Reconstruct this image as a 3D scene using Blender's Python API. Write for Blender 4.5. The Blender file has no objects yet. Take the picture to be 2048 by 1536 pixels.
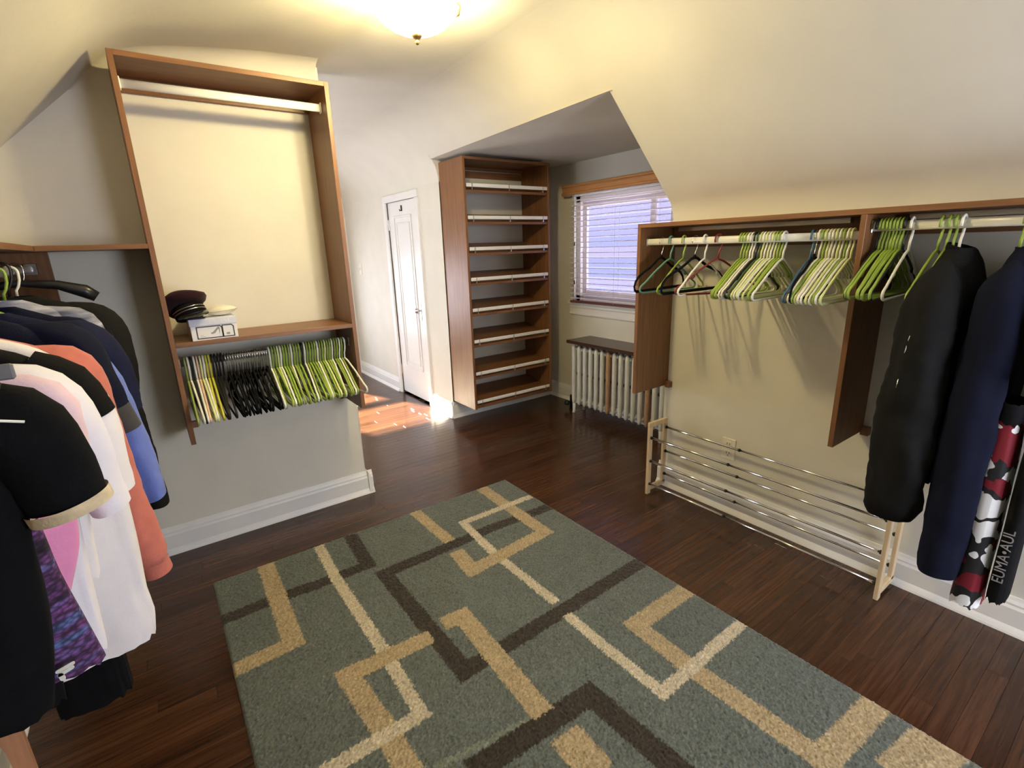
import bpy, math, random
import numpy as np
from mathutils import Vector, Matrix, noise

random.seed(7); rng = np.random.default_rng(7)
scn = bpy.context.scene
COL = scn.collection
PI = math.pi

# ------------------------------------------------------------------ camera, world, sun, exposure
F_PX = 996.212
YAW, PITCH, ROLL = math.radians(54.4512), math.radians(-15.4418), math.radians(-1.8888)
fwd = Vector((math.cos(PITCH)*math.cos(YAW), math.cos(PITCH)*math.sin(YAW), math.sin(PITCH)))
right = fwd.cross(Vector((0, 0, 1))).normalized()
up = right.cross(fwd)
r2 = right*math.cos(ROLL) + up*math.sin(ROLL)
u2 = -right*math.sin(ROLL) + up*math.cos(ROLL)
cam_data = bpy.data.cameras.new('camera')
cam_data.sensor_fit = 'HORIZONTAL'; cam_data.sensor_width = 36.0
cam_data.lens = F_PX/2048*36.0
cam_data.clip_start = 0.02
cam = bpy.data.objects.new('camera', cam_data); COL.objects.link(cam)
CAM = Vector((0, 0, 1.42))
cam.matrix_world = Matrix(((r2.x, u2.x, -fwd.x, CAM.x), (r2.y, u2.y, -fwd.y, CAM.y), (r2.z, u2.z, -fwd.z, CAM.z), (0, 0, 0, 1)))
scn.camera = cam

def project(p):
    d = Vector(p) - CAM
    z = d.dot(fwd)
    if z < 0.05: return None
    return 1024 + F_PX*d.dot(r2)/z, 768 - F_PX*d.dot(u2)/z, z

SKY = 17.0
world = bpy.data.worlds.new('sky'); scn.world = world; world.use_nodes = True
bg = world.node_tree.nodes['Background']
bg.inputs[0].default_value = (0.85, 0.88, 1.0, 1); bg.inputs[1].default_value = SKY

def light_obj(name, data, loc, direction):
    o = bpy.data.objects.new(name, data); COL.objects.link(o)
    o.location = loc
    o.rotation_euler = Vector(direction).to_track_quat('-Z', 'Y').to_euler()
    return o
sun = bpy.data.lights.new('sun', 'SUN'); sun.energy = 120.0; sun.angle = 0.03; sun.color = (1.0, 0.86, 0.62)
SUN_DIR = Vector((0.30, -0.84, -0.45))
light_obj('sun', sun, (-2, 12, 5), SUN_DIR)
def portal(name, loc, direction, sx, sy):
    d = bpy.data.lights.new(name, 'AREA'); d.shape = 'RECTANGLE'; d.size = sx; d.size_y = sy
    d.cycles.is_portal = True
    return light_obj(name, d, loc, direction)
portal('portal_dormer', (3.16, 2.79, 1.37), (-1, 0, 0), 1.10, 0.92)
portal('portal_hall', (-0.71, 3.65, 1.275), (1, 0, 0), 1.4, .65)
portal('portal_end', (0.86, 6.02, 0.85), (0, -1, 0), 1.0, 0.9)
portal('portal_back', (1.60, -1.36, 1.21), (0, 1, 0), 1.15, 1.07)

scn.view_settings.view_transform = 'Standard'
scn.view_settings.look = 'None'
scn.view_settings.gamma = 1.0
scn.view_settings.use_curve_mapping = False
scn.view_settings.exposure = 0.30
LAMP = 32.0

# ------------------------------------------------------------------ materials
MATS = {}
def mat(name, col, rough=0.6, metal=0.0, var=0.08, scale=12.0, bump=0.0, bscale=None, spec=0.5, stretch=None, col2=None, trans=0.0, sheen=0.0):
    if name in MATS: return MATS[name]
    m = bpy.data.materials.new(name); m.use_nodes = True
    nt = m.node_tree; N = nt.nodes; L = nt.links
    b = N['Principled BSDF']
    b.inputs['Roughness'].default_value = rough; b.inputs['Metallic'].default_value = metal
    b.inputs['Specular IOR Level'].default_value = spec
    if sheen: b.inputs['Sheen Weight'].default_value = sheen
    if trans: b.inputs['Transmission Weight'].default_value = trans
    tc = N.new('ShaderNodeTexCoord'); mp = N.new('ShaderNodeMapping')
    L.new(tc.outputs['Object'], mp.inputs[0])
    if stretch: mp.inputs['Scale'].default_value = stretch
    nz = N.new('ShaderNodeTexNoise'); nz.inputs['Scale'].default_value = scale; nz.inputs['Detail'].default_value = 5
    L.new(mp.outputs[0], nz.inputs['Vector'])
    rp = N.new('ShaderNodeValToRGB')
    c = Vector(col)
    ca = c*(1-var); cb = Vector(col2) if col2 else c*(1+var)
    rp.color_ramp.elements[0].position = 0.3; rp.color_ramp.elements[1].position = 0.7
    rp.color_ramp.elements[0].color = (*ca, 1); rp.color_ramp.elements[1].color = (*[min(x, 1) for x in cb], 1)
    L.new(nz.outputs['Fac'], rp.inputs[0]); L.new(rp.outputs[0], b.inputs['Base Color'])
    if bump:
        n2 = N.new('ShaderNodeTexNoise'); n2.inputs['Scale'].default_value = bscale or scale*4; n2.inputs['Detail'].default_value = 3
        L.new(mp.outputs[0], n2.inputs['Vector'])
        bp = N.new('ShaderNodeBump'); bp.inputs['Strength'].default_value = bump; bp.inputs['Distance'].default_value = 0.01
        L.new(n2.outputs['Fac'], bp.inputs['Height']); L.new(bp.outputs[0], b.inputs['Normal'])
    MATS[name] = m
    return m

PAINT = mat('wall_paint', (0.70, 0.675, 0.595), 0.75, var=0.03, scale=6, bump=0.05, bscale=60, spec=0.25)
CEIL = mat('ceiling_paint', (0.705, 0.68, 0.60), 0.75, var=0.03, scale=4, bump=0.06, bscale=45, spec=0.25)
TRIM = mat('white_trim_paint', (0.80, 0.79, 0.77), 0.35, var=0.02, scale=9, bump=0.02, bscale=80)
DOORW = mat('white_door_paint', (0.80, 0.80, 0.79), 0.32, var=0.02, scale=5, bump=0.02, bscale=50)
WOOD_Z = mat('oak_laminate_upright', (0.205, 0.090, 0.033), 0.42, var=0.22, scale=7, stretch=(9, 9, 0.6), bump=0.03, bscale=30)
WOOD_X = mat('oak_laminate_along', (0.205, 0.090, 0.033), 0.42, var=0.22, scale=7, stretch=(0.6, 9, 9), bump=0.03, bscale=30)
WOOD_Y = mat('oak_laminate_across', (0.205, 0.090, 0.033), 0.42, var=0.22, scale=7, stretch=(9, 0.6, 9), bump=0.03, bscale=30)
VAL_WOOD = mat('golden_oak', (0.50, 0.25, 0.10), 0.45, var=0.2, scale=7, stretch=(9, 0.7, 14), bump=0.03)
DARKWOOD = mat('dark_walnut_board', (0.055, 0.024, 0.016), 0.25, var=0.25, scale=6, stretch=(9, 0.7, 9))
PALEWOOD = mat('pale_beech', (0.68, 0.53, 0.33), 0.5, var=0.12, scale=7, stretch=(9, 9, 0.8))
TANWOOD = mat('tan_wood', (0.55, 0.27, 0.14), 0.5, var=0.15, scale=7, stretch=(9, 9, 0.8))
CHROME = mat('chrome', (0.78, 0.78, 0.78), 0.12, 1.0, var=0.03)
STEEL = mat('satin_steel', (0.62, 0.61, 0.60), 0.28, 1.0, var=0.05)
WHITEMETAL = mat('white_enamel', (0.86, 0.86, 0.82), 0.3, var=0.02)
FENCE = mat('white_shoe_fence', (0.88, 0.88, 0.88), 0.3, var=0.02)
RADI = mat('radiator_white', (0.62, 0.62, 0.58), 0.45, var=0.08, scale=14, bump=0.04)
RADI_TAN = mat('radiator_tan', (0.40, 0.25, 0.14), 0.5, var=0.15, scale=14, bump=0.04)
BLACKIRON = mat('black_iron', (0.012, 0.012, 0.012), 0.5, var=0.2)
BRASS = mat('aged_bronze', (0.42, 0.27, 0.12), 0.35, 0.8, var=0.15)
PLATE = mat('ivory_plastic', (0.80, 0.77, 0.66), 0.35, var=0.02)
SLOT = mat('dark_slot', (0.03, 0.028, 0.025), 0.5)
def plastic(name, c): return mat(name, c, 0.35, var=0.06, scale=20)
P_LIME = plastic('lime_plastic', (0.31, 0.44, 0.07)); P_OLIVE = plastic('olive_plastic', (0.28, 0.36, 0.08))
P_WHITE = plastic('white_plastic', (0.86, 0.86, 0.78)); P_BLACK = plastic('black_plastic', (0.012, 0.012, 0.013))
P_TEAL = plastic('sea_green_plastic', (0.13, 0.30, 0.22)); P_RED = plastic('maroon_plastic', (0.20, 0.018, 0.014))
P_BLUE = plastic('slate_blue_plastic', (0.06, 0.14, 0.26)); P_YEL = plastic('yellow_plastic', (0.62, 0.58, 0.06))
P_PEACH = plastic('peach_plastic', (0.80, 0.54, 0.36)); P_PALE = plastic('pale_lime_plastic', (0.72, 0.78, 0.36))
P_DKGREEN = plastic('dark_green_plastic', (0.05, 0.10, 0.03))
VELVET = mat('black_velvet', (0.008, 0.008, 0.009), 0.9, var=0.2, scale=60, spec=0.1)
GREYCLIP = plastic('grey_plastic', (0.16, 0.16, 0.17))
def cloth(name, c, var=0.10, scale=30, bump=0.12, rough=0.9, sheen=0.15):
    return mat(name, c, rough, var=var, scale=scale, bump=bump, bscale=260, spec=0.15, sheen=sheen)
C_BLACK = cloth('black_cloth', (0.004, 0.004, 0.005), sheen=0.0)
C_BLACK2 = cloth('charcoal_black_cloth', (0.009, 0.009, 0.009), sheen=0.0)
C_CHAR = cloth('charcoal_cloth', (0.05, 0.05, 0.055))
C_NAVY = cloth('navy_cloth', (0.010, 0.013, 0.040), sheen=0.0); C_NAVY2 = cloth('dark_navy_cloth', (0.006, 0.008, 0.022), sheen=0.0); C_COAT = cloth('midnight_navy_cloth', (0.0045, 0.0060, 0.0175), sheen=0.0)
C_PERI = cloth('periwinkle_cloth', (0.15, 0.21, 0.58)); C_CORAL = cloth('coral_cloth', (0.56, 0.17, 0.13))
C_WHITE = cloth('white_cloth', (0.84, 0.81, 0.86), var=0.02); C_WHITE2 = cloth('warm_white_cloth', (0.84, 0.80, 0.81), var=0.02)
C_PINK = cloth('pink_cloth', (0.82, 0.30, 0.52), var=0.04); C_PALEPINK = cloth('pale_pink_cloth', (0.82, 0.60, 0.66), var=0.05)
C_BEIGE = cloth('beige_trim_cloth', (0.62, 0.51, 0.33), var=0.2, scale=60)

def nodes_mat(name, rough=0.8):
    m = bpy.data.materials.new(name); m.use_nodes = True
    m.node_tree.nodes['Principled BSDF'].inputs['Roughness'].default_value = rough
    return m, m.node_tree.nodes, m.node_tree.links, m.node_tree.nodes['Principled BSDF']

# floor boards: tone attribute per board + long grain
FLOORM, N, L, B = nodes_mat('dark_oak_boards', 0.26)
at = N.new('ShaderNodeAttribute'); at.attribute_name = 'tone'
tc = N.new('ShaderNodeTexCoord'); mp = N.new('ShaderNodeMapping'); mp.inputs['Scale'].default_value = (1.6, 34, 1)
ad = N.new('ShaderNodeVectorMath'); ad.operation = 'ADD'
L.new(tc.outputs['Object'], mp.inputs[0]); L.new(mp.outputs[0], ad.inputs[0]); L.new(at.outputs['Vector'], ad.inputs[1])
nz = N.new('ShaderNodeTexNoise'); nz.inputs['Scale'].default_value = 2.2; nz.inputs['Detail'].default_value = 7; nz.inputs['Roughness'].default_value = 0.65
L.new(ad.outputs[0], nz.inputs['Vector'])
rp = N.new('ShaderNodeValToRGB'); rp.color_ramp.elements[0].position = 0.33; rp.color_ramp.elements[1].position = 0.72
rp.color_ramp.elements[0].color = (0.030, 0.0118, 0.0060, 1); rp.color_ramp.elements[1].color = (0.086, 0.036, 0.0175, 1)
L.new(nz.outputs['Fac'], rp.inputs[0])
sep = N.new('ShaderNodeSeparateXYZ'); L.new(at.outputs['Vector'], sep.inputs[0])
mr = N.new('ShaderNodeMapRange'); mr.inputs['From Max'].default_value = 20; mr.inputs['To Min'].default_value = 0.72; mr.inputs['To Max'].default_value = 1.28
L.new(sep.outputs[0], mr.inputs[0])
vm = N.new('ShaderNodeVectorMath'); vm.operation = 'SCALE'
L.new(rp.outputs[0], vm.inputs[0]); L.new(mr.outputs[0], vm.inputs['Scale']); L.new(vm.outputs[0], B.inputs['Base Color'])
mr2 = N.new('ShaderNodeMapRange'); mr2.inputs['To Min'].default_value = 0.15; mr2.inputs['To Max'].default_value = 0.28
L.new(nz.outputs['Fac'], mr2.inputs[0]); L.new(mr2.outputs[0], B.inputs['Roughness'])
bp = N.new('ShaderNodeBump'); bp.inputs['Strength'].default_value = 0.07; bp.inputs['Distance'].default_value = 0.003
L.new(nz.outputs['Fac'], bp.inputs['Height']); L.new(bp.outputs[0], B.inputs['Normal'])

RUGM, N, L, B = nodes_mat('rug_pile', 0.95)
B.inputs['Specular IOR Level'].default_value = 0.1; B.inputs['Sheen Weight'].default_value = 0.2
at = N.new('ShaderNodeAttribute'); at.attribute_name = 'pile'
tc = N.new('ShaderNodeTexCoord'); nz = N.new('ShaderNodeTexNoise'); nz.inputs['Scale'].default_value = 160; nz.inputs['Detail'].default_value = 2
L.new(tc.outputs['Object'], nz.inputs['Vector'])
mr = N.new('ShaderNodeMapRange'); mr.inputs['To Min'].default_value = 0.62; mr.inputs['To Max'].default_value = 1.38
L.new(nz.outputs['Fac'], mr.inputs[0])
vm = N.new('ShaderNodeVectorMath'); vm.operation = 'SCALE'
L.new(at.outputs['Color'], vm.inputs[0]); L.new(mr.outputs[0], vm.inputs['Scale']); L.new(vm.outputs[0], B.inputs['Base Color'])

# purple marled knit
KNIT, N, L, B = nodes_mat('purple_marled_knit', 0.85)
tc = N.new('ShaderNodeTexCoord')
mp = N.new('ShaderNodeMapping'); mp.inputs['Scale'].default_value = (1.6, 1.6, 30); L.new(tc.outputs['Object'], mp.inputs[0])
nz = N.new('ShaderNodeTexNoise'); nz.inputs['Scale'].default_value = 1.6; nz.inputs['Detail'].default_value = 3; L.new(mp.outputs[0], nz.inputs['Vector'])
rp = N.new('ShaderNodeValToRGB'); E_ = rp.color_ramp.elements
E_[0].position = 0.36; E_[0].color = (0.008, 0.007, 0.018, 1); E_[1].position = 0.70; E_[1].color = (0.10, 0.20, 0.45, 1)
e = E_.new(0.46); e.color = (0.07, 0.025, 0.10, 1); e = E_.new(0.55); e.color = (0.20, 0.06, 0.24, 1); e = E_.new(0.62); e.color = (0.14, 0.11, 0.33, 1)
L.new(nz.outputs['Fac'], rp.inputs[0])
vo = N.new('ShaderNodeTexVoronoi'); vo.inputs['Scale'].default_value = 150
mp2 = N.new('ShaderNodeMapping'); mp2.inputs['Scale'].default_value = (0.7, 0.7, 1.3); L.new(tc.outputs['Object'], mp2.inputs[0]); L.new(mp2.outputs[0], vo.inputs['Vector'])
mr = N.new('ShaderNodeMapRange'); mr.inputs['From Max'].default_value = 0.7; mr.inputs['To Min'].default_value = 1.3; mr.inputs['To Max'].default_value = 0.2
L.new(vo.outputs['Distance'], mr.inputs[0])
vm = N.new('ShaderNodeVectorMath'); vm.operation = 'SCALE'; L.new(rp.outputs[0], vm.inputs[0]); L.new(mr.outputs[0], vm.inputs['Scale'])
L.new(vm.outputs[0], B.inputs['Base Color'])

# black / white / red leaf print
PRINT, N, L, B = nodes_mat('black_white_red_print', 0.75)
tc = N.new('ShaderNodeTexCoord')
nz0 = N.new('ShaderNodeTexNoise'); nz0.inputs['Scale'].default_value = 14; L.new(tc.outputs['Object'], nz0.inputs['Vector'])
mx = N.new('ShaderNodeVectorMath'); mx.operation = 'MULTIPLY_ADD'; mx.inputs[1].default_value = (0.10, 0.10, 0.10)
L.new(nz0.outputs['Color'], mx.inputs[0]); L.new(tc.outputs['Object'], mx.inputs[2])
vo = N.new('ShaderNodeTexVoronoi'); vo.inputs['Scale'].default_value = 15; L.new(mx.outputs[0], vo.inputs['Vector'])
rp = N.new('ShaderNodeValToRGB'); rp.color_ramp.interpolation = 'CONSTANT'; E_ = rp.color_ramp.elements
E_[0].position = 0; E_[0].color = (0.82, 0.83, 0.84, 1); E_[1].position = 0.58; E_[1].color = (0.01, 0.01, 0.011, 1)
sp = N.new('ShaderNodeSeparateColor'); L.new(vo.outputs['Color'], sp.inputs[0])
L.new(vo.outputs['Distance'], rp.inputs[0])
rp2 = N.new('ShaderNodeValToRGB'); rp2.color_ramp.interpolation = 'CONSTANT'; E_ = rp2.color_ramp.elements
E_[0].position = 0; E_[0].color = (0, 0, 0, 1); E_[1].position = 0.68; E_[1].color = (1, 1, 1, 1)
L.new(sp.outputs[0], rp2.inputs[0])
mixn = N.new('ShaderNodeMix'); mixn.data_type = 'RGBA'
L.new(rp2.outputs[0], mixn.inputs['Factor']); L.new(rp.outputs[0], mixn.inputs['A']); mixn.inputs['B'].default_value = (0.20, 0.006, 0.018, 1)
L.new(mixn.outputs['Result'], B.inputs['Base Color'])

HEATHER = mat('heathered_blue_cloth', (0.10, 0.11, 0.20), 0.9, var=0.3, scale=9, stretch=(1, 1, 5), col2=(0.55, 0.56, 0.66), spec=0.15)

BOWL, N, L, B = nodes_mat('lit_frosted_glass', 0.4)
B.inputs['Base Color'].default_value = (0.9, 0.85, 0.7, 1)
B.inputs['Emission Color'].default_value = (1.0, 0.82, 0.41, 1); B.inputs['Emission Strength'].default_value = LAMP
lpt = N.new('ShaderNodeBsdfTransparent'); lpm = N.new('ShaderNodeMixShader'); lpm.inputs[0].default_value = 0.5
L.new(lpt.outputs[0], lpm.inputs[1]); L.new(B.outputs[0], lpm.inputs[2]); L.new(lpm.outputs[0], N['Material Output'].inputs['Surface'])
BULB, N, L, B = nodes_mat('bulb_glow', 0.4)
B.inputs['Emission Color'].default_value = (1.0, 0.82, 0.41, 1); B.inputs['Emission Strength'].default_value = 840.0
GLASS, N, L, B = nodes_mat('window_glass', 0.02)
for n in list(N):
    if n.type == 'BSDF_PRINCIPLED': N.remove(n)
tr = N.new('ShaderNodeBsdfTransparent'); gl = N.new('ShaderNodeBsdfGlossy'); gl.inputs['Roughness'].default_value = 0.02
ms = N.new('ShaderNodeMixShader'); ms.inputs[0].default_value = 0.06
L.new(tr.outputs[0], ms.inputs[1]); L.new(gl.outputs[0], ms.inputs[2]); L.new(ms.outputs[0], N['Material Output'].inputs['Surface'])
SLAT = mat('white_blind_slat', (0.80, 0.76, 0.80), 0.5, var=0.03, scale=8, stretch=(1, 0.4, 1))
VINYL = mat('white_window_vinyl', (0.78, 0.70, 0.70), 0.4, var=0.02)
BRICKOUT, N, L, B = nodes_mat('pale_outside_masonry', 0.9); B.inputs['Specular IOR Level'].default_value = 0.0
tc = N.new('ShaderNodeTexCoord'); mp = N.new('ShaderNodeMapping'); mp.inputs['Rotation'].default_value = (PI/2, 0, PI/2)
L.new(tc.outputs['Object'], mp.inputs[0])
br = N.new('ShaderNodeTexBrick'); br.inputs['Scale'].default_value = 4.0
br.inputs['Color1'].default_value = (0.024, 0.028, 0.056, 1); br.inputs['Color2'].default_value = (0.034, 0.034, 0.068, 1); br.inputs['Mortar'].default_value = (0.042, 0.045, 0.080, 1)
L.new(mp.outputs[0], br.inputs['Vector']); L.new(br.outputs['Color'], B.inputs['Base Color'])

# ------------------------------------------------------------------ mesh helpers
class MB:
    def __init__(s): s.v = []; s.f = []; s.m = []; s.sm = []
    def add(s, vs, fs, mi=0, smooth=False):
        o = len(s.v); s.v += [tuple(p) for p in vs]
        for f in fs: s.f.append(tuple(i+o for i in f)); s.m.append(mi); s.sm.append(smooth)
        return s
    def box(s, x0, x1, y0, y1, z0, z1, c=0.0, mi=0):
        if x0 > x1: x0, x1 = x1, x0
        if y0 > y1: y0, y1 = y1, y0
        if z0 > z1: z0, z1 = z1, z0
        c = min(c, (x1-x0)*0.45, (y1-y0)*0.45, (z1-z0)*0.45)
        if c <= 0:
            vs = [(x, y, z) for z in (z0, z1) for y in (y0, y1) for x in (x0, x1)]
            return s.add(vs, [(0, 2, 3, 1), (4, 5, 7, 6), (0, 1, 5, 4), (2, 6, 7, 3), (0, 4, 6, 2), (1, 3, 7, 5)], mi)
        X, Y, Z = (x0, x1), (y0, y1), (z0, z1)
        vs = []; idx = {}
        sg = (c, -c)
        for a in (0, 1):
            for b in (0, 1):
                for d in (0, 1):
                    for ax in range(3):
                        p = [X[a]+(0 if ax == 0 else sg[a]), Y[b]+(0 if ax == 1 else sg[b]), Z[d]+(0 if ax == 2 else sg[d])]
                        idx[(a, b, d, ax)] = len(vs); vs.append(p)
        fs = []
        for a in (0, 1):
            q = [(a, 0, 0, 0), (a, 1, 0, 0), (a, 1, 1, 0), (a, 0, 1, 0)]
            fs.append([idx[k] for k in (q if a else q[::-1])])
            q = [(0, a, 0, 1), (0, a, 1, 1), (1, a, 1, 1), (1, a, 0, 1)]
            fs.append([idx[k] for k in (q if a else q[::-1])])
            q = [(0, 0, a, 2), (1, 0, a, 2), (1, 1, a, 2), (0, 1, a, 2)]
            fs.append([idx[k] for k in (q if a else q[::-1])])
        for a in (0, 1):
            for b in (0, 1):
                fl = (a+b) % 2
                q = [(a, b, 0, 0), (a, b, 0, 1), (a, b, 1, 1), (a, b, 1, 0)]
                fs.append([idx[k] for k in (q[::-1] if fl else q)][::1])
                q = [(a, 0, b, 0), (a, 0, b, 2), (a, 1, b, 2), (a, 1, b, 0)]
                fs.append([idx[k] for k in (q if fl else q[::-1])])
                q = [(0, a, b, 1), (0, a, b, 2), (1, a, b, 2), (1, a, b, 1)]
                fs.append([idx[k] for k in (q[::-1] if fl else q)])
        for a in (0, 1):
            for b in (0, 1):
                for d in (0, 1):
                    q = [idx[(a, b, d, 0)], idx[(a, b, d, 1)], idx[(a, b, d, 2)]]
                    fs.append(q if (a+b+d) % 2 else q[::-1])
        return s.add(vs, fs, mi)
    def loft(s, rings, cap=True, closed=True, smooth=True, mi=0):
        n = len(rings[0]); vs = [p for r in rings for p in r]; fs = []
        for i in range(len(rings)-1):
            for j in range(n if closed else n-1):
                k = (j+1) % n
                fs.append((i*n+j, i*n+k, (i+1)*n+k, (i+1)*n+j))
        if cap and closed:
            fs.append(tuple(range(n))[::-1]); fs.append(tuple((len(rings)-1)*n+j for j in range(n)))
        return s.add(vs, fs, mi, smooth)
    def tube(s, pts, r, n=8, closed=False, mi=0, rx=None, upv=None, smooth=True):
        """round (or elliptic r x rx) tube along pts"""
        P = [Vector(p) for p in pts]; m = len(P); rings = []
        prev = Vector(upv) if upv else None
        for i in range(m):
            a = P[(i-1) % m] if (closed or i > 0) else P[i]
            b = P[(i+1) % m] if (closed or i < m-1) else P[i]
            t = (b-a).normalized()
            if prev is None:
                prev = Vector((0, 1, 0)) if abs(t.y) < 0.9 else Vector((1, 0, 0))
            u = (Vector(upv) if upv else prev); u = u - t*u.dot(t)
            if u.length < 1e-5: u = t.orthogonal()
            u.normalize(); w = t.cross(u); prev = u
            rr = r[i] if isinstance(r, (list, tuple)) else r
            r2_ = (rx[i] if isinstance(rx, (list, tuple)) else rx) if rx else rr
            rings.append([P[i] + u*rr*math.cos(2*PI*k/n) + w*r2_*math.sin(2*PI*k/n) for k in range(n)])
        if closed: rings.append(rings[0])
        return s.loft(rings, cap=not closed, smooth=smooth, mi=mi)
    def lathe(s, prof, c, n=24, mi=0, axis='Z', smooth=True):
        rings = []
        for r, h in prof:
            ring = []
            for k in range(n):
                a = 2*PI*k/n; p = (r*math.cos(a), r*math.sin(a), h)
                if axis == 'X': p = (p[2], p[0], p[1])
                if axis == 'Y': p = (p[1], p[2], p[0])
                ring.append((c[0]+p[0], c[1]+p[1], c[2]+p[2]))
            rings.append(ring)
        return s.loft(rings, smooth=smooth, mi=mi)
    def prism(s, poly, axis, a, b, mi=0, smooth=False):
        """2-D polygon extruded along axis from a to b"""
        def P(q, t):
            if axis == 'X': return (t, q[0], q[1])
            if axis == 'Y': return (q[0], t, q[1])
            return (q[0], q[1], t)
        n = len(poly)
        vs = [P(q, a) for q in poly] + [P(q, b) for q in poly]
        fs = [(i, (i+1) % n, n+(i+1) % n, n+i) for i in range(n)]
        s.add(vs, fs, mi, smooth)
        s.add(vs, [tuple(range(n))[::-1], tuple(range(n, 2*n))], mi)
        return s
    def mesh(s, name, mats):
        me = bpy.data.meshes.new(name); me.from_pydata(s.v, [], s.f)
        for m in (mats if isinstance(mats, (list, tuple)) else [mats]): me.materials.append(m)
        me.polygons.foreach_set('material_index', s.m); me.polygons.foreach_set('use_smooth', s.sm)
        import bmesh
        bm = bmesh.new(); bm.from_mesh(me); bmesh.ops.recalc_face_normals(bm, faces=bm.faces); bm.to_mesh(me); bm.free()
        me.update(); return me
    def build(s, name, mats, parent=None, **kw):
        o = bpy.data.objects.new(name, s.mesh(name, mats)); COL.objects.link(o)
        put(o, parent)
        for k, v in kw.items(): o[k] = v
        return o

def put(o, parent):
    """parent while keeping world-space vertices where they are"""
    if parent is None: return
    o.parent = parent
    w = Matrix.Identity(4); p = parent
    chain = []
    while p is not None: chain.append(p); p = p.parent
    for q in reversed(chain):
        w = w @ q.matrix_parent_inverse @ Matrix.LocRotScale(q.location, q.rotation_euler, q.scale)
    o.matrix_parent_inverse = w.inverted()

def thing(name, label, cat, loc=(0, 0, 0), group=None, rz=0.0):
    o = bpy.data.objects.new(name, None); COL.objects.link(o)
    o.empty_display_size = 0.05
    o.location = loc; o.rotation_euler = (0, 0, rz)
    o['label'] = label; o['category'] = cat
    if group: o['group'] = group
    return o
def tag(o, label, cat, group=None):
    o['label'] = label; o['category'] = cat
    if group: o['group'] = group
    return o
def structure(name, loc=None):
    o = bpy.data.objects.new(name, None); COL.objects.link(o); o['kind'] = 'structure'; o.empty_display_size = 0.05
    if loc: o.location = loc
    return o
def text_mesh(name, txt, size, mat_, M, parent, depth=0.0004):
    c = bpy.data.curves.new(name, 'FONT'); c.body = txt; c.size = size; c.extrude = depth
    c.align_x = 'CENTER'; c.align_y = 'CENTER'
    t = bpy.data.objects.new(name, c); COL.objects.link(t)
    me = bpy.data.meshes.new_from_object(t.evaluated_get(bpy.context.evaluated_depsgraph_get()))
    bpy.data.objects.remove(t)
    me.transform(M); me.materials.clear(); me.materials.append(mat_)
    o = bpy.data.objects.new(name, me); COL.objects.link(o); put(o, parent); return o
def fillet(p, a, b, d, n=8):
    """points rounding the corner p between a and b"""
    p, a, b = Vector(p), Vector(a), Vector(b)
    s = p + (a-p).normalized()*d; e = p + (b-p).normalized()*d
    return [tuple(s*(1-t)**2 + p*2*t*(1-t) + e*t*t) for t in [i/n for i in range(n+1)]]

# ------------------------------------------------------------------ room shell
ZC = 2.30; YA = 2.783; XKR = 2.343; XKL = -0.58; YD0 = 1.75; YD1 = 3.645; XD = 1.974; XW = 3.08; YEND = 5.91; YB = -1.3
ZD = 2.075; SL = 0.98; SL_L = 0.933
def right_slope(a, low):
    """profile from the foot of the slope up to the flat ceiling; a = x at height ZD"""
    top = (a-(ZC-ZD)/SL, ZC)
    mid = Vector((a, ZD))
    if low == 'knee':
        foot = (XKR, ZD-SL*(XKR-a)); pts = fillet(foot, (XKR, 1.0), mid, 0.07, 6)
    elif low == 'hall':
        foot = (XD, ZD-SL*(XD-a)); pts = fillet(foot, (XD, 1.0), top, 0.11, 6)
    else:
        pts = [(a, ZD)]
    return pts + fillet(top, mid, (1.2, ZC), 0.20, 10)
A0, A1 = 1.842, 1.928
left_top = (-0.03+(ZC-2.134)/SL_L, ZC); left_foot = (XKL, 2.134+SL_L*(XKL+0.03))
left_prof = fillet(left_foot, (XKL, 1.0), left_top, 0.07, 6) + [(-0.10, 2.134-SL_L*.07), (-0.03, 2.134), (.02, 2.172), (.07, 2.198), (.14, 2.220), (.24, 2.240), (.40, 2.262), (.60, 2.282), (.85, 2.296), (1.05, ZC)]
mb = MB()
def strip(prof0, y0, prof1, y1, ny=2):
    rings = []
    for i in range(ny):
        t = i/(ny-1)
        rings.append([(p[0]*(1-t)+q[0]*t, y0*(1-t)+y1*t, p[1]*(1-t)+q[1]*t) for p, q in zip(prof0, prof1)])
    mb.loft(rings, cap=False, closed=False)
pr0 = right_slope(A0, 'knee'); strip(pr0, YB, pr0, YD0)
strip(right_slope(A0, 'head'), YD0, right_slope(A1, 'head'), YD1, 6)
pr1 = right_slope(A1, 'hall'); strip(pr1, YD1, pr1, YEND+0.05)
strip(left_prof, YB, left_prof, 2.84)
xl = left_prof[-1][0]
mb.add([(xl, YB, ZC), (pr0[-1][0], YB, ZC), (pr0[-1][0], YD0, ZC), (pr1[-1][0], YD1, ZC), (pr1[-1][0], YEND+.05, ZC), (xl, YEND+.05, ZC)], [(0, 1, 2, 3, 4, 5)], 0, True)
mb.add([(-0.75, 2.84, ZC), (xl, 2.84, ZC), (xl, YEND+.05, ZC), (-0.75, YEND+.05, ZC)], [(0, 1, 2, 3)], 0, True)
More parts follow.
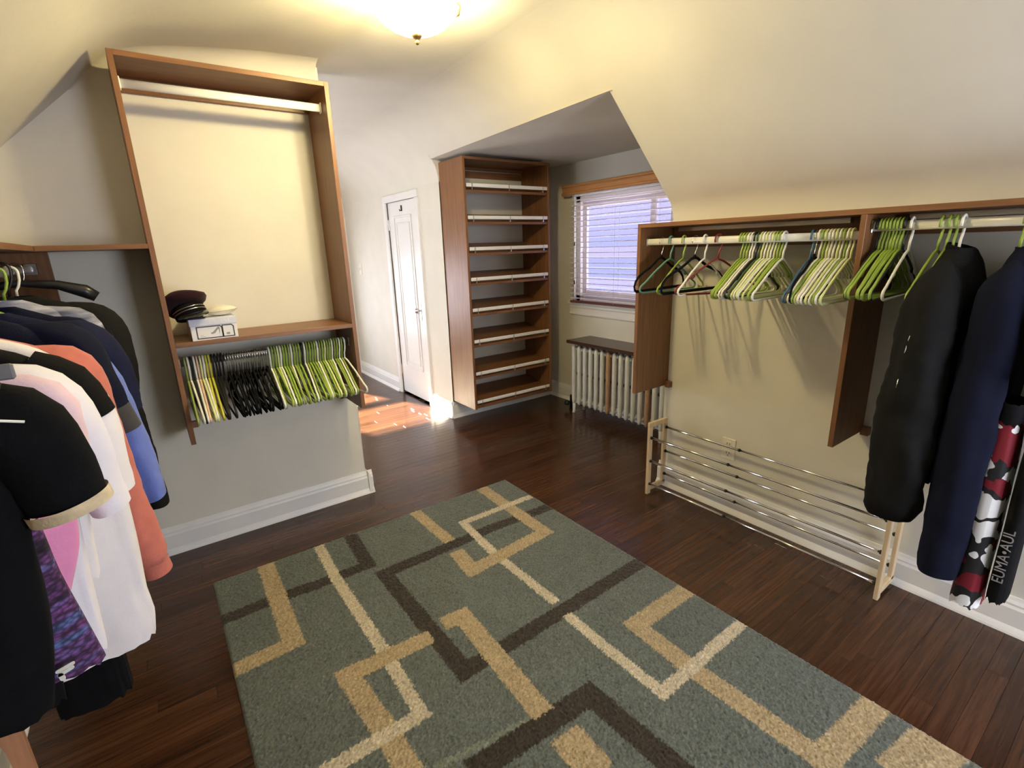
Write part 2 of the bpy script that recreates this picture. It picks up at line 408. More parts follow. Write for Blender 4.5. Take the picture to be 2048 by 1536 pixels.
# plaster cove where the back wall meets the ceiling
rings = []
cp = [p for p in left_prof if p[0] > -0.12] + [(1.12, ZC)]
for i, p in enumerate(cp):
    a, b = Vector(cp[max(0, i-1)]), Vector(cp[min(len(cp)-1, i+1)]); t_ = (b-a).normalized(); nn = Vector((t_.y, -t_.x))
    R_ = 0.13*min(1, max(0.02, (p[0]+.10)/.16))
    rings.append([(p[0]+nn.x*R_*(1-math.cos(q)), YA-.0006-R_*(1-math.sin(q)), p[1]+nn.y*R_*(1-math.cos(q))-.0006) for q in [PI/2*k/8 for k in range(9)]])
rings = [[(x, y_, z) for x, y_, z in r] for r in rings if r[0][0] < 0.90]
lastx = rings[-1]
mb.loft(rings, cap=False, closed=False)
mb.build('ceiling', CEIL, kind='structure')
MB().add([(A0-.01, YD0-.02, ZD), (XW+.1, YD0-.02, ZD), (XW+.1, YD1+.02, ZD), (A1-.01, YD1+.02, ZD),
          (A0-.01, YD0-.02, ZD+.02), (XW+.1, YD0-.02, ZD+.02), (XW+.1, YD1+.02, ZD+.02), (A1-.01, YD1+.02, ZD+.02)][:4], [(0, 1, 2, 3)]).build('ceiling_dormer', CEIL, kind='structure')
MB().box(XKR, XKR+.10, YB-.1, YD0-.001, 0, pr0[0][1]).build('wall_right', PAINT, kind='structure')
MB().box(XKL-.10, XKL, YB-.1, 2.84, 0, left_prof[0][1]).build('wall_left', PAINT, kind='structure')
# side cheek of the dormer (right), above the slope and behind the knee wall
zf = ZD-SL*(XKR+.004-A0)
MB().prism([(XKR+.002, 0), (XW+.1, 0), (XW+.1, ZD+.02), (A0+.006, ZD+.02), (A0+.006, ZD+.004), (XKR+.002, zf+.004)], 'Y', YD0-.08, YD0).build('wall_dormer_right', PAINT, kind='structure')
hall_curve = [(x+.0015, z) for x, z in pr1 if z < ZD-.001]
MB().prism([(XD+.0015, 0)] + hall_curve + [(A1+.002, ZD), (A1+.002, ZD+.02), (XW+.1, ZD+.02), (XW+.1, 0)], 'Y', YD1, YD1+.06).build('wall_dormer_left', PAINT, kind='structure')
# window wall with opening
WY0, WY1, WZ0, WZ1 = 2.27, 3.315, 0.935, 1.81
def wall_x(name, x0, x1, y0, y1, z0, z1, hy0, hy1, hz0, hz1):
    m = MB()
    m.box(x0, x1, y0, hy0, z0, z1).box(x0, x1, hy1, y1, z0, z1).box(x0, x1, hy0, hy1, z0, hz0).box(x0, x1, hy0, hy1, hz1, z1)
    return m.build(name, PAINT, kind='structure')
wall_x('wall_window', XW, XW+.12, YD0-.08, YD1+.06, 0, ZD+.05, WY0, WY1, WZ0, WZ1)
# door wall
DY0, DY1, DZ = 4.072, 4.695, 1.845
wall_x('wall_hall_right', XD, XD+.10, YD1, YEND+.1, 0, pr1[0][1], DY0, DY1, 0, DZ)
wall_x('wall_hall_left', -0.70, -0.60, 2.85, YEND+.1, 0, ZC+.05, 3.0, 4.3, 1.0, 1.55)
m = MB(); ex0, ex1, ez0, ez1 = 0.40, 1.32, 0.44, 1.26
m.box(-0.75, ex0, YEND, YEND+.1, 0, ZC+.05).box(ex1, 2.1, YEND, YEND+.1, 0, ZC+.05).box(ex0, ex1, YEND, YEND+.1, 0, ez0).box(ex0, ex1, YEND, YEND+.1, ez1, ZC+.05)
m.build('wall_hall_end', PAINT, kind='structure')
def rounded_rect(x0, x1, y0, y1, r, n=5):
    pts = []
    for cx, cy, a0 in ((x1-r, y1-r, 0), (x0+r, y1-r, PI/2), (x0+r, y0+r, PI), (x1-r, y0+r, 1.5*PI)):
        for i in range(n+1):
            a = a0+PI/2*i/n; pts.append((cx+r*math.cos(a), cy+r*math.sin(a)))
    return pts
MB().prism(rounded_rect(XKL-.10, 0.883, YA, YA+.125, 0.022), 'Z', 0, ZC+.02, smooth=True).build('wall_back', PAINT, kind='structure')
m = MB(); bx0, bx1, bz0, bz1 = 1.05, 2.15, 0.70, 1.72
m.box(XKL-.1, bx0, YB-.1, YB, 0, ZC+.05).box(bx1, XKR+.1, YB-.1, YB, 0, ZC+.05).box(bx0, bx1, YB-.1, YB, 0, bz0).box(bx0, bx1, YB-.1, YB, bz1, ZC+.05)
m.build('wall_front', PAINT, kind='structure')
# outside ground stop + neighbouring house wall seen through the blinds
tag(MB().box(4.7, 4.9, -4, 10, -4, 8.5).build('neighbor_wall', BRICKOUT), 'pale masonry wall of the next house beyond the blinds', 'wall')

m = MB()  # unseen roof planes and side panels, added to block sun leaking through the shell
m.add([(-.85, -1.5, 2.44), (.88, -1.5, 3.3), (2.75, -1.5, 2.22), (2.75, 6.1, 2.22), (.88, 6.1, 3.3), (-.85, 6.1, 2.44)], [(0, 1, 4, 5), (1, 2, 3, 4)])
m.add([(1.83, 1.6, 2.26), (3.35, 1.6, 2.20), (3.35, 3.78, 2.20), (1.83, 3.78, 2.26)], [(0, 1, 2, 3)])
for yy in (-1.46, 6.06): m.add([(-.85, yy, 2.2), (2.75, yy, 2.2), (2.75, yy, 2.22), (.88, yy, 3.3), (-.85, yy, 2.44)], [(0, 1, 2, 3, 4)])
m.box(-.84, -.82, -1.5, 2.86, 0, 2.46).box(2.5, 2.52, -1.5, 1.67, 0, 2.36).box(2.5, 2.52, 3.70, 6.1, 0, 2.36).box(XD+.11, 2.52, 3.706, 3.72, 0, 2.4)
m.build('sun_block_roof', mat('sun_block_grey', (0.10, 0.10, 0.11), 0.9), kind='structure')
# baseboards: ogee cap and shoe
BBP = [(0, 0), (0.032, 0), (0.030, 0.008), (0.024, 0.020), (0.018, 0.030), (0.018, 0.098), (0.013, 0.108), (0.013, 0.116), (0.007, 0.128), (0.004, 0.140), (0, 0.140)]
def baseboard(name, segs):
    m = MB()
    for p, q, nrm in segs:
        p, q, nrm = Vector(p), Vector(q), Vector(nrm)
        m.loft([[(p.x+nrm.x*d, p.y+nrm.y*d, z) for d, z in BBP], [(q.x+nrm.x*d, q.y+nrm.y*d, z) for d, z in BBP]], smooth=False)
    return m.build(name, TRIM, kind='structure')
baseboard('baseboard_back', [((XKL, YA), (0.883+.03, YA), (0, -1)), ((0.883, YA-.03), (0.883, YA+.125), (1, 0))])
baseboard('baseboard_right', [((XKR, YB), (XKR, YD0+.01), (-1, 0))])
baseboard('baseboard_left', [((XKL, YB), (XKL, YA), (1, 0))])
baseboard('baseboard_hall', [((XD, YD1-.02), (XD, 4.013), (-1, 0)), ((XD, 4.75), (XD, YEND), (-1, 0)), ((0.9, YEND), (XD, YEND), (0, -1))])
baseboard('baseboard_dormer', [((XD-.02, YD1), (XW, YD1), (0, -1)), ((XW, YD0), (XW, YD1), (-1, 0))])

# ------------------------------------------------------------------ floor with boards
floor = MB().box(-0.75, XW+.12, YB-.1, YEND+.1, -0.06, -0.012).build('floor', mat('subfloor', (0.03, 0.014, 0.008), 0.8), kind='structure')
RX0, RX1, RY0, RY1 = 0.006, 1.610, 0.065, 2.362
PW = 0.0572
boards = []
y = YB; row = 0
while y < YEND:
    x = -0.70 - random.random()*0.8
    while x < XW+.05:
        ln = random.choice((0.45, 0.6, 0.75, 0.9, 1.05, 1.2))
        x0, x1 = max(x, -0.70), min(x+ln, XW+.08); x += ln
        if x1 - x0 < 0.02: continue
        boards.append((x0, x1, y, min(y+PW, YEND+.02), random.random()*20))
    y += PW
def board_mb(b):
    x0, x1, y0, y1, t = b; g = 0.00025; c = 0.0007
    x0 += g; x1 -= g; y0 += g; y1 -= g; z = random.uniform(-0.0002, 0.0002)
    vs = [(x0, y0, -.012), (x1, y0, -.012), (x1, y1, -.012), (x0, y1, -.012),
          (x0, y0, z-c), (x1, y0, z-c), (x1, y1, z-c), (x0, y1, z-c),
          (x0+c, y0+c, z), (x1-c, y0+c, z), (x1-c, y1-c, z), (x0+c, y1-c, z)]
    fs = [(0, 1, 5, 4), (1, 2, 6, 5), (2, 3, 7, 6), (3, 0, 4, 7), (4, 5, 9, 8), (5, 6, 10, 9), (6, 7, 11, 10), (7, 4, 8, 11), (8, 9, 10, 11)]
    return vs, fs
def visible_score(b):
    x0, x1, y0, y1, t = b
    n = 0; sz = 0
    for i in range(7):
        xx = x0+(x1-x0)*(i+.5)/7; yy = (y0+y1)/2
        if RX0 < xx < RX1 and RY0 < yy < RY1: continue
        if xx > XKR-.03 and yy < YD0: continue
        if xx > XD-.03 and yy > YD1: continue
        if xx < 0.88 and yy > YA-.03: continue
        if xx < -0.3: continue
        p = project((xx, yy, 0))
        if p and 0 < p[0] < 2048 and 0 < p[1] < 1536: n += 1; sz += 1/p[2]
    return sz*(x1-x0)
sc = sorted(((visible_score(b), i) for i, b in enumerate(boards)), reverse=True)
single = {i for s_, i in sc[:300] if s_ > 0}
def set_tone(me, tones):
    a = me.attributes.new('tone', 'FLOAT_VECTOR', 'POINT')
    a.data.foreach_set('vector', np.array(tones, dtype=np.float32).ravel())
rest = MB(); rest_t = []
for i, b in enumerate(boards):
    vs, fs = board_mb(b); tv = (b[4], b[4]*3.7, b[4]*1.3)
    if i in single:
        me = bpy.data.meshes.new('floor_board'); me.from_pydata(vs, [], fs); me.materials.append(FLOORM); set_tone(me, [tv]*12)
        o = bpy.data.objects.new('floor_board', me); COL.objects.link(o); o.parent = floor
    else:
        rest.add(vs, fs); rest_t += [tv]*12
me = bpy.data.meshes.new('floor_boards'); me.from_pydata(rest.v, [], rest.f); me.materials.append(FLOORM); set_tone(me, rest_t)
o = bpy.data.objects.new('floor_boards', me); COL.objects.link(o); o.parent = floor; o['kind'] = 'stuff'

# ------------------------------------------------------------------ door
d1 = structure('door_1', (XD, (DY0+DY1)/2, 0))
lf = MB(); lf.box(XD+.008, XD+.043, DY0+.0015, DY1-.0015, 0.022, DZ-.002, 0.001)
leaf = lf.build('door_leaf', DOORW, d1)
def frame_ring(m, x_out, x_in, y0, y1, z0, z1, w):
    m.box(x_out, x_in, y0, y0+w, z0, z1, .003).box(x_out, x_in, y1-w, y1, z0, z1, .003).box(x_out, x_in, y0+w, y1-w, z1-w, z1, .003).box(x_out, x_in, y0+w, y1-w, z0, z0+w, .003)
m = MB(); frame_ring(m, XD-.001, XD+.0085, DY0+.125, DY1-.125, 0.30, 1.72, 0.018); m.build('panel_molding', DOORW, leaf)
m = MB(); frame_ring(m, XD+.002, XD+.0085, DY0+.170, DY1-.170, 0.345, 1.66, 0.014); m.build('panel_molding', DOORW, leaf)
m = MB()
for yy in (4.013, DY1): m.box(XD-.018, XD+.02, yy, yy+.058, 0, DZ-.0005, .003)
m.box(XD-.018, XD+.02, 4.013, DY1+.058, DZ, DZ+.06, .003)
m.build('door_casing', TRIM, d1)
m = MB(); m.box(XD+.09, XD+.10, DY0, DY1, 0, DZ)
m.build('door_stop', TRIM, d1)
m = MB(); m.lathe([(.001, -.055), (.020, -.052), (.027, -.042), (.027, -.034), (.018, -.026), (.010, -.020), (.010, -.004), (.012, 0)], (XD+.008, 4.155, 0.885), 16, axis='X')
m.box(XD+.003, XD+.009, 4.138, 4.172, 0.79, 0.955, .003)
m.build('door_knob', CHROME, leaf, label='glass-and-chrome door knob on a tall plate')
for zz in (0.20, 1.60):
    MB().box(XD-.002, XD+.009, DY1-.012, DY1+.006, zz, zz+.095, .002).tube([(XD+.002, DY1-.002, zz-.004), (XD+.002, DY1-.002, zz+.10)], .005).build('hinge', STEEL, d1)
m = MB(); m.box(XD, XD+.0085, 4.372, 4.390, 1.755, 1.805, .002).tube([(XD+.006, 4.381, 1.762), (XD-.012, 4.381, 1.757), (XD-.016, 4.381, 1.772)], .004)
m.build('coat_hook', BLACKIRON, leaf, label='small black hook high on the door')

t = thing('light_switch', 'white toggle light switch on the hall wall left of the door', 'switch', (XD, 5.57, 1.225))
MB().box(XD-.007, XD, 5.535, 5.605, 1.17, 1.285, .002).build('plate', PLATE, t)
MB().box(XD-.018, XD-.006, 5.565, 5.575, 1.22, 1.245, .002).build('toggle', PLATE, t)

# ------------------------------------------------------------------ window and blind
w1 = structure('window_1', (XW+.06, (WY0+WY1)/2, WZ0))
m = MB()
for a, b in ((WY0, WY0+.05), (WY1-.05, WY1)): m.box(XW+.03, XW+.11, a, b, WZ0, WZ1, .003)
m.box(XW+.03, XW+.11, WY0, WY1, WZ0, WZ0+.05, .003).box(XW+.03, XW+.11, WY0, WY1, WZ1-.05, WZ1, .003)
m.build('window_frame', VINYL, w1)
for a, b, xo in ((WY0+.05, 2.545, 0.0), (2.50, WY1-.05, 0.012)):
    s_ = MB(); frame_ring(s_, XW+.05+xo, XW+.075+xo, a, b, WZ0+.05, WZ1-.05, 0.042)
    sash = s_.build('sash', VINYL, w1)
    MB().box(XW+.062+xo, XW+.064+xo, a+.04, b-.04, WZ0+.09, WZ1-.09).build('pane', GLASS, sash)
m = MB(); m.box(XW-.035, XW+.03, WY0-.06, WY1+.055, WZ0-.03, WZ0, .006)
m.build('window_sill', TRIM, w1)
m = MB(); m.prism([(0, WZ0-.03), (-.018, WZ0-.03), (-.020, WZ0-.05), (-.012, WZ0-.06), (-.012, WZ0-.10), (-.018, WZ0-.108), (-.016, WZ0-.118), (0, WZ0-.125)], 'Y', WY0-.045, WY1+.04)
for i, v_ in enumerate(m.v): m.v[i] = (XW+v_[0], v_[1], v_[2])
m.build('window_apron', TRIM, w1)
w2 = structure('window_2', (-0.65, 3.8, 0.75))
m = MB(); x0, x1 = -0.69, -0.61
frame_ring(m, x0, x1, 3.0, 4.3, 1.0, 1.55, .05); m.box(x0+.02, x1-.02, 3.62, 3.68, 1.05, 1.50, .003)
m.build('window_frame', VINYL, w2); MB().box(-.655, -.652, 3.04, 4.26, 1.04, 1.51).build('pane', GLASS, w2)
w4 = structure('window_4', (0.86, YEND+.05, ez0))
m = MB(); 
for a, b in ((ex0, ex0+.045), (ex1-.045, ex1)): m.box(a, b, YEND+.02, YEND+.08, ez0, ez1, .003)
for a, b in ((ez0, ez0+.05), (.765, .835), (ez1-.045, ez1)): m.box(ex0+.045, ex1-.045, YEND+.02, YEND+.08, a, b, .003)
m.build('window_frame', VINYL, w4); MB().box(ex0+.04, ex1-.04, YEND+.049, YEND+.052, ez0+.04, ez1-.04).build('pane', GLASS, w4)
w3 = structure('window_3', (1.70, YB-.05, bz0))
m = MB(); m.box(bx0, bx0+.05, YB-.08, YB-.02, bz0, bz1, .003).box(bx1-.05, bx1, YB-.08, YB-.02, bz0, bz1, .003).box(bx0, bx1, YB-.08, YB-.02, bz0, bz0+.05, .003).box(bx0, bx1, YB-.08, YB-.02, bz1-.05, bz1, .003)
m.build('window_frame', VINYL, w3); MB().box(bx0+.04, bx1-.04, YB-.052, YB-.049, bz0+.04, bz1-.04).build('pane', GLASS, w3)

BX = XW-.036
bl = thing('window_blind', 'white horizontal slat blind with golden oak valance on the dormer window', 'blind', (BX, 2.80, 1.85))
val = MB()
vp = [(BX-.045, 1.815), (BX-.050, 1.820), (BX-.050, 1.832), (BX-.040, 1.838), (BX-.040, 1.872), (BX-.050, 1.880), (BX-.050, 1.892), (BX-.045, 1.897), (BX-.032, 1.897), (BX-.032, 1.815)]
val.prism(vp, 'Y', WY0-.05, WY1+.065)
val.box(BX-.032, XW, WY1+.045, WY1+.065, 1.815, 1.897, .002).box(BX-.032, XW, WY0-.05, WY0-.03, 1.815, 1.897, .002)
val.build('valance', VAL_WOOD, bl, label='golden oak valance board')
MB().box(BX-.025, BX+.03, WY0-.01, WY1+.01, 1.815, 1.86, .003).build('head_rail', WHITEMETAL, bl)
nsl = 20; sy0, sy1 = WY0-.015, WY1-.01
slat_me = MB()
prof = [(-.0245, -.0008), (-.012, .0014), (0, .0022), (.012, .0014), (.0245, -.0008), (.0245, .0016), (.012, .0040), (0, .0048), (-.012, .0040), (-.0245, .0016)]
slat_me.prism([(x, z) for x, z in prof], 'Y', sy0, sy1)
sm = slat_me.mesh('slat', SLAT)
for i in range(nsl):
    o = bpy.data.objects.new('slat', sm); COL.objects.link(o); o.parent = bl
    o.location = (0, -2.80, 0.965+i*0.0425-1.85); o.rotation_euler = (0, math.radians(3), 0)
MB().box(BX-.024, BX+.024, sy0, sy1, 0.928, 0.944, .003).build('bottom_rail', mat('red_brown_rail', (0.16, 0.05, 0.045), 0.4), bl, label='dark red-brown bottom rail')
for yy in (WY1-.14, 2.79, WY0+.14):
    m = MB()
    for dx in (-.026, .026): m.tube([(BX+dx, yy, .94), (BX+dx, yy, 1.82)], .0009, 5)
    m.build('ladder_cord', SLAT, bl)
for zz in (1.42, 1.10):
    MB().lathe([(.002, .022), (.005, .012), (.006, -.010), (.002, -.014)], (BX-.034, 3.235, zz), 10).tube([(BX-.034, 3.235, zz+.02), (BX-.034, 3.235, 1.815)], .0008, 5).build('cord_tassel', DARKWOOD, bl)

# ------------------------------------------------------------------ radiator
ra = thing('radiator', 'white cast iron column radiator standing under the dormer window', 'radiator', (2.92, 2.58, 0))
def rad_section(y, foot):
    m = MB(); xs = (2.845, 2.905, 2.965)
    for x in xs:
        rr = 0.0185 if x == xs[0] else .016
        m.tube([(x, y, .085), (x, y, .10), (x, y, .13), (x, y, .56), (x, y, .585), (x, y, .60)], [.009, .015, rr, rr, .015, .008], 10, rx=[.012, .020, .022, .022, .020, .010], upv=(0, 1, 0))
    for z in (.125, .565):
        m.tube([(2.845, y, z), (2.965, y, z)], .020, 8)
    if foot:
        for x in (2.845, 2.965): m.tube([(x, y, 0), (x, y, .02), (x, y, .09)], [.017, .012, .015], 8)
    return m
ys = [3.058 - i*0.0655 for i in range(15)]
mesh_std = rad_section(0, False).mesh('section', RADI)
for i, yy in enumerate(ys):
    if i in (0, 14):
        rad_section(yy, True).build('section', RADI, ra)
    else:
        o = bpy.data.objects.new('section', mesh_std); COL.objects.link(o); put(o, ra); o.location = (0, yy, 0)
        if i in (6, 12):
            o.data = mesh_std.copy(); o.data.materials.clear(); o.data.materials.append(RADI_TAN); o['label'] = 'tan section with bare paint'
for i in range(14):
    MB().lathe([(.014, -.012), (.018, -.006), (.018, .006), (.014, .012)], (2.865, (ys[i]+ys[i+1])/2, .355), 8, axis='Y').build('spacer', BLACKIRON, ra)
m = MB(); m.tube([(2.905, 3.06, .12), (2.905, 3.16, .12), (2.905, 3.165, 0)], .014, 8).lathe([(.004, -.05), (.022, -.045), (.026, -.03), (.02, -.018), (.010, 0)], (2.89, 3.165, .06), 12, axis='X')
m.build('valve', BLACKIRON, ra)
MB().box(2.795, XW-.003, 2.08, 3.105, .618, .645, .004).build('radiator_shelf', DARKWOOD, None, label='dark walnut shelf board lying on the radiator', category='shelf')

# ------------------------------------------------------------------ closet units
def rail(m, p, q, h=.030, w=.014):
    """flattened closet rod between p and q"""
    m.tube([p, q], w/2, 12, rx=h/2, upv=(1, 0, 0) if abs(p[0]-q[0]) < abs(p[1]-q[1]) else (0, 1, 0))
T = .019
# tall unit on the back wall
UX0, UX1, UY0, UY1, UZ0, UZ1 = 0.040, 0.826, 2.492, YA, 0.622, 2.152
un = thing('closet_tower', 'tall oak laminate hanging unit on the back wall with hat shelf', 'closet unit', ((UX0+UX1)/2, UY1, UZ0))
for x in (UX0, UX1-T):
    MB().box(x, x+T, UY0, UY1, UZ0, UZ1, .001).build('side_panel', WOOD_Z, un)
MB().box(UX0+T, UX1-T, UY0, UY1, UZ1-T, UZ1, .001).build('top_panel', WOOD_X, un)
MB().box(UX0+T, UX1-T, UY0, UY1, 1.052, 1.071, .001).build('shelf', WOOD_X, un)
MB().box(UX0+T, UX1-T, UY1-.018, UY1, 2.078, UZ1-T, .001).build('back_rail', WOOD_X, un)
for x in (UX0+T, UX1-T-.03): MB().box(x, x+.03, UY1-.03, UY1, UZ0, UZ0+.03, .001).build('cleat', WOOD_Z, un)
RYA = 2.575
m = MB(); rail(m, (UX0+T, RYA, 2.062), (UX1-T, RYA, 2.062), .034); m.build('hanging_rod', WHITEMETAL, un, label='white rod at the top')
m = MB(); rail(m, (UX0+T, RYA, .972), (UX1-T, RYA, .972), .030); m.build('hanging_rod', STEEL, un, label='metal rod below the shelf')
for z in (2.062, .972):
    for x in (UX0+T, UX1-T-.006): MB().box(x, x+.006, RYA-.014, RYA+.014, z-.022, z+.022, .002).build('rod_socket', WHITEMETAL if z > 1.5 else STEEL, un)

# long unit on the right knee wall
RX_F, RZ0, RZ1 = 2.058, 0.622, 1.507
RODX = 2.115
ur = thing('hanging_unit', 'long oak laminate two-bay hanging unit on the right knee wall', 'closet unit', (XKR, 0.76, RZ0))
PY = (1.748, 0.760, -0.262)
for y_ in PY: MB().box(RX_F, XKR, y_-T, y_, RZ0, RZ1-T, .001).build('side_panel', WOOD_Z, ur)
MB().box(RX_F, XKR, PY[2]-T, PY[0], RZ1-T, RZ1, .001).build('top_panel', WOOD_Y, ur)
for a, b, z in ((PY[1], PY[0]-T, 1.418), (PY[2], PY[1]-T, 1.446)):
    MB().box(XKR-.018, XKR, a, b, z-.03, RZ1-T, .001).build('back_rail', WOOD_Y, ur)
    MB().box(XKR-.05, XKR-.018, a+.12, b-.05, RZ1-T-.022, RZ1-T, .002).build('hanging_bracket_rail', STEEL, ur)
    m = MB(); rail(m, (RODX, a, z), (RODX, b, z), .032); m.build('hanging_rod', WHITEMETAL, ur, label='white flattened closet rod')
    for yy in (a, b-.006): MB().box(RODX-.013, RODX+.013, yy, yy+.006, z-.021, z+.021, .002).build('rod_socket', STEEL, ur)
for y_ in PY[:2]: MB().box(XKR-.03, XKR, y_-T-.03, y_-T, RZ0-.01, RZ0+.025, .001).build('cleat', WOOD_Z, ur)

# left unit with corner shelf
ul = thing('corner_unit', 'oak laminate corner hanging unit with shelf on the left knee wall', 'closet unit', (XKL, 2.0, 0.62))
RODL = -0.352; RODLZ = 1.392
MB().box(XKL, -0.291, 0.12, YA, 1.456, 1.475, .001).build('shelf', WOOD_Y, ul)
MB().box(-0.2905, UX0-.001, 2.452, YA, 1.456, 1.475, .001).build('shelf', WOOD_X, ul)
for y_ in (YA, 0.14): MB().box(XKL, -0.291, y_-T, y_, .62, 1.455, .001).build('side_panel', WOOD_Z, ul)
m = MB(); rail(m, (RODL, .14, RODLZ), (RODL, YA-T, RODLZ), .030); m.build('hanging_rod', STEEL, ul, label='metal closet rod')
MB().box(RODL-.02, RODL+.02, YA-T-.006, YA-T, RODLZ-.022, RODLZ+.022, .002).build('rod_socket', STEEL, ul)
MB().box(XKL, XKL+.018, .14, YA-T, 1.38, 1.455, .001).build('back_rail', WOOD_Y, ul)

# shoe tower in the dormer
SX0, SX1, SY0, SY1, SZ0, SZ1 = 1.981, 2.790, 3.292, YD1, 0.152, 2.052
us = thing('shoe_tower', 'tall oak laminate shoe tower with white fenced slanted shelves in the dormer', 'closet unit', (2.397, SY1, SZ0))
for x in (SX0, SX1-T): MB().box(x, x+T, SY0, SY1, SZ0, SZ1, .001).build('side_panel', WOOD_Z, us)
MB().box(SX0+T, SX1-T, SY0, SY1, SZ1-T, SZ1, .001).build('top_panel', WOOD_X, us)
MB().box(SX0+T, SX1-T, SY1-.018, SY1, 1.955, 2.005, .001).build('back_rail', WOOD_X, us)
MB().box(SX0+T, SX1-T, SY1-.018, SY1, 2.012, SZ1-T, .001).build('back_rail', WOOD_X, us)
MB().box(SX0+T, SX1-T, SY0+.02, SY0+.04, SZ0, SZ0+.03, .001).build('toe_rail', WOOD_X, us)
for zf_ in (1.858, 1.634, 1.410, 1.186, .953, .707, .447, .211):
    zs = zf_-.030
    rise = .075
    m = MB(); x0, x1 = SX0+T, SX1-T
    m.add([(x0, SY0+.012, zs-.018), (x1, SY0+.012, zs-.018), (x1, SY1-.02, zs-.018+rise), (x0, SY1-.02, zs-.018+rise),
           (x0, SY0+.012, zs), (x1, SY0+.012, zs), (x1, SY1-.02, zs+rise), (x0, SY1-.02, zs+rise)],
          [(0, 3, 2, 1), (4, 5, 6, 7), (0, 1, 5, 4), (1, 2, 6, 5), (2, 3, 7, 6), (3, 0, 4, 7)])
    sh = m.build('shelf', WOOD_X, us)
    fe = MB().box(x0+.006, x1-.006, SY0-.002, SY0+.006, zf_-.012, zf_+.014, .003).build('shoe_fence', FENCE, sh)
    for xx in (x0+.052, (x0+x1)/2, x1-.052):
        MB().box(xx-.003, xx+.003, SY0-.005, SY0-.001, zf_-.022, zf_+.0145).box(xx-.005, xx+.005, SY0-.003, SY0+.02, zf_-.030, zf_-.020).build('fence_clip', STEEL, sh)

# ------------------------------------------------------------------ ceiling light
LX, LY = 0.935, 1.815
cl = thing('ceiling_light', 'lit frosted glass bowl ceiling light with bronze finial', 'ceiling light', (LX, LY, ZC))
MB().lathe([(.02, 0), (.115, 0), (.130, -.010), (.130, -.030), (.118, -.036), (.02, -.036)], (LX, LY, ZC), 32).build('ceiling_pan', BRASS, cl)
m = MB(); prof = [(.146, -.052)] + [(.146*math.cos(a), -.052-.098*math.sin(a)) for a in [i*PI/2/12 for i in range(1, 12)]] + [(.006, -.150)]
m.lathe(prof, (LX, LY, ZC), 40); m.build('glass_bowl', BOWL, cl)
for dx in (-.055, .055):
    MB().lathe([(.002, -.118), (.016, -.112), (.027, -.095), (.028, -.082), (.016, -.062), (.012, -.050), (.012, -.036)], (LX+dx, LY, ZC), 16).build('bulb', BULB, cl)
m = MB(); m.lathe([(.004, .004), (.017, 0), (.019, -.006), (.014, -.012), (.006, -.017), (.0055, -.021), (.008, -.026), (.005, -.032), (.001, -.034)], (LX, LY, ZC-.150), 16)
m.build('finial', BRASS, cl)
for k in range(3):
    a = math.radians(-12+120*k); ca, sa = math.cos(a), math.sin(a)
    MB().tube([(LX+.125*ca, LY+.125*sa, ZC-.02), (LX+.165*ca, LY+.165*sa, ZC-.045), (LX+.158*ca, LY+.158*sa, ZC-.070), (LX+.147*ca, LY+.147*sa, ZC-.076)], .006, 8).build('bowl_clip', BRASS, cl)

# ------------------------------------------------------------------ outlet
t = thing('wall_outlet', 'ivory duplex power outlet low on the right knee wall', 'outlet', (XKR, 1.325, .352))
MB().box(XKR-.006, XKR, 1.288, 1.362, .294, .410, .002).build('plate', PLATE, t)
for zz in (.327, .377):
    r_ = MB().prism(rounded_rect(1.310, 1.340, zz-.017, zz+.017, .010), 'X', XKR-.008, XKR-.005).build('receptacle', PLATE, t)
    MB().box(XKR-.0085, XKR-.0078, 1.316, 1.319, zz-.002, zz+.010).box(XKR-.0085, XKR-.0078, 1.331, 1.334, zz-.002, zz+.010).lathe([(.001, -.0003), (.003, -.0003), (.003, .0003)], (XKR-.0083, 1.325, zz-.010), 8, axis='X').build('slots', SLOT, r_)

# ------------------------------------------------------------------ shoe rack
ky0, ky1, kx0, kx1 = 0.535, 1.705, 2.148, 2.338-.03
rk = thing('shoe_rack', 'low expandable shoe rack with chrome rails along the right knee wall', 'shoe rack', (2.24, 1.12, 0))
for yy in (ky0, ky1-.016):
    f = MB(); hh = .44; w = .030
    f.box(kx0, kx0+w, yy, yy+.016, 0, hh-w, .002).box(kx1-w, kx1, yy, yy+.016, .035, hh-w, .002)
    f.box(kx0, kx1, yy, yy+.016, hh-w, hh, .002).box(kx0+w, kx1, yy, yy+.016, .02, .02+w, .002)
    f.build('end_frame', PALEWOOD, rk)
for i, (x, z) in enumerate(((kx0+.015, .066), (kx0+.015, .208), (kx0+.015, .350), (kx1-.015, .092), (kx1-.015, .236), (kx1-.015, .384))):
    ym = 1.24 if i > 2 else 1.22
    r_ = MB().tube([(x, ym, z), (x, ky1-.016, z)], .0068, 10).tube([(x, ky0+.016, z), (x, ym+.01, z)], .0056, 10).build('rail', CHROME, rk)
    for ya, yb, rr in ((ym-.004, ym+.004, .0082), (ky1-.024, ky1-.016, .009), (ky0+.016, ky0+.024, .009)):
        MB().tube([(x, ya, z), (x, yb, z)], rr, 10).build('collar', BLACKIRON, r_)

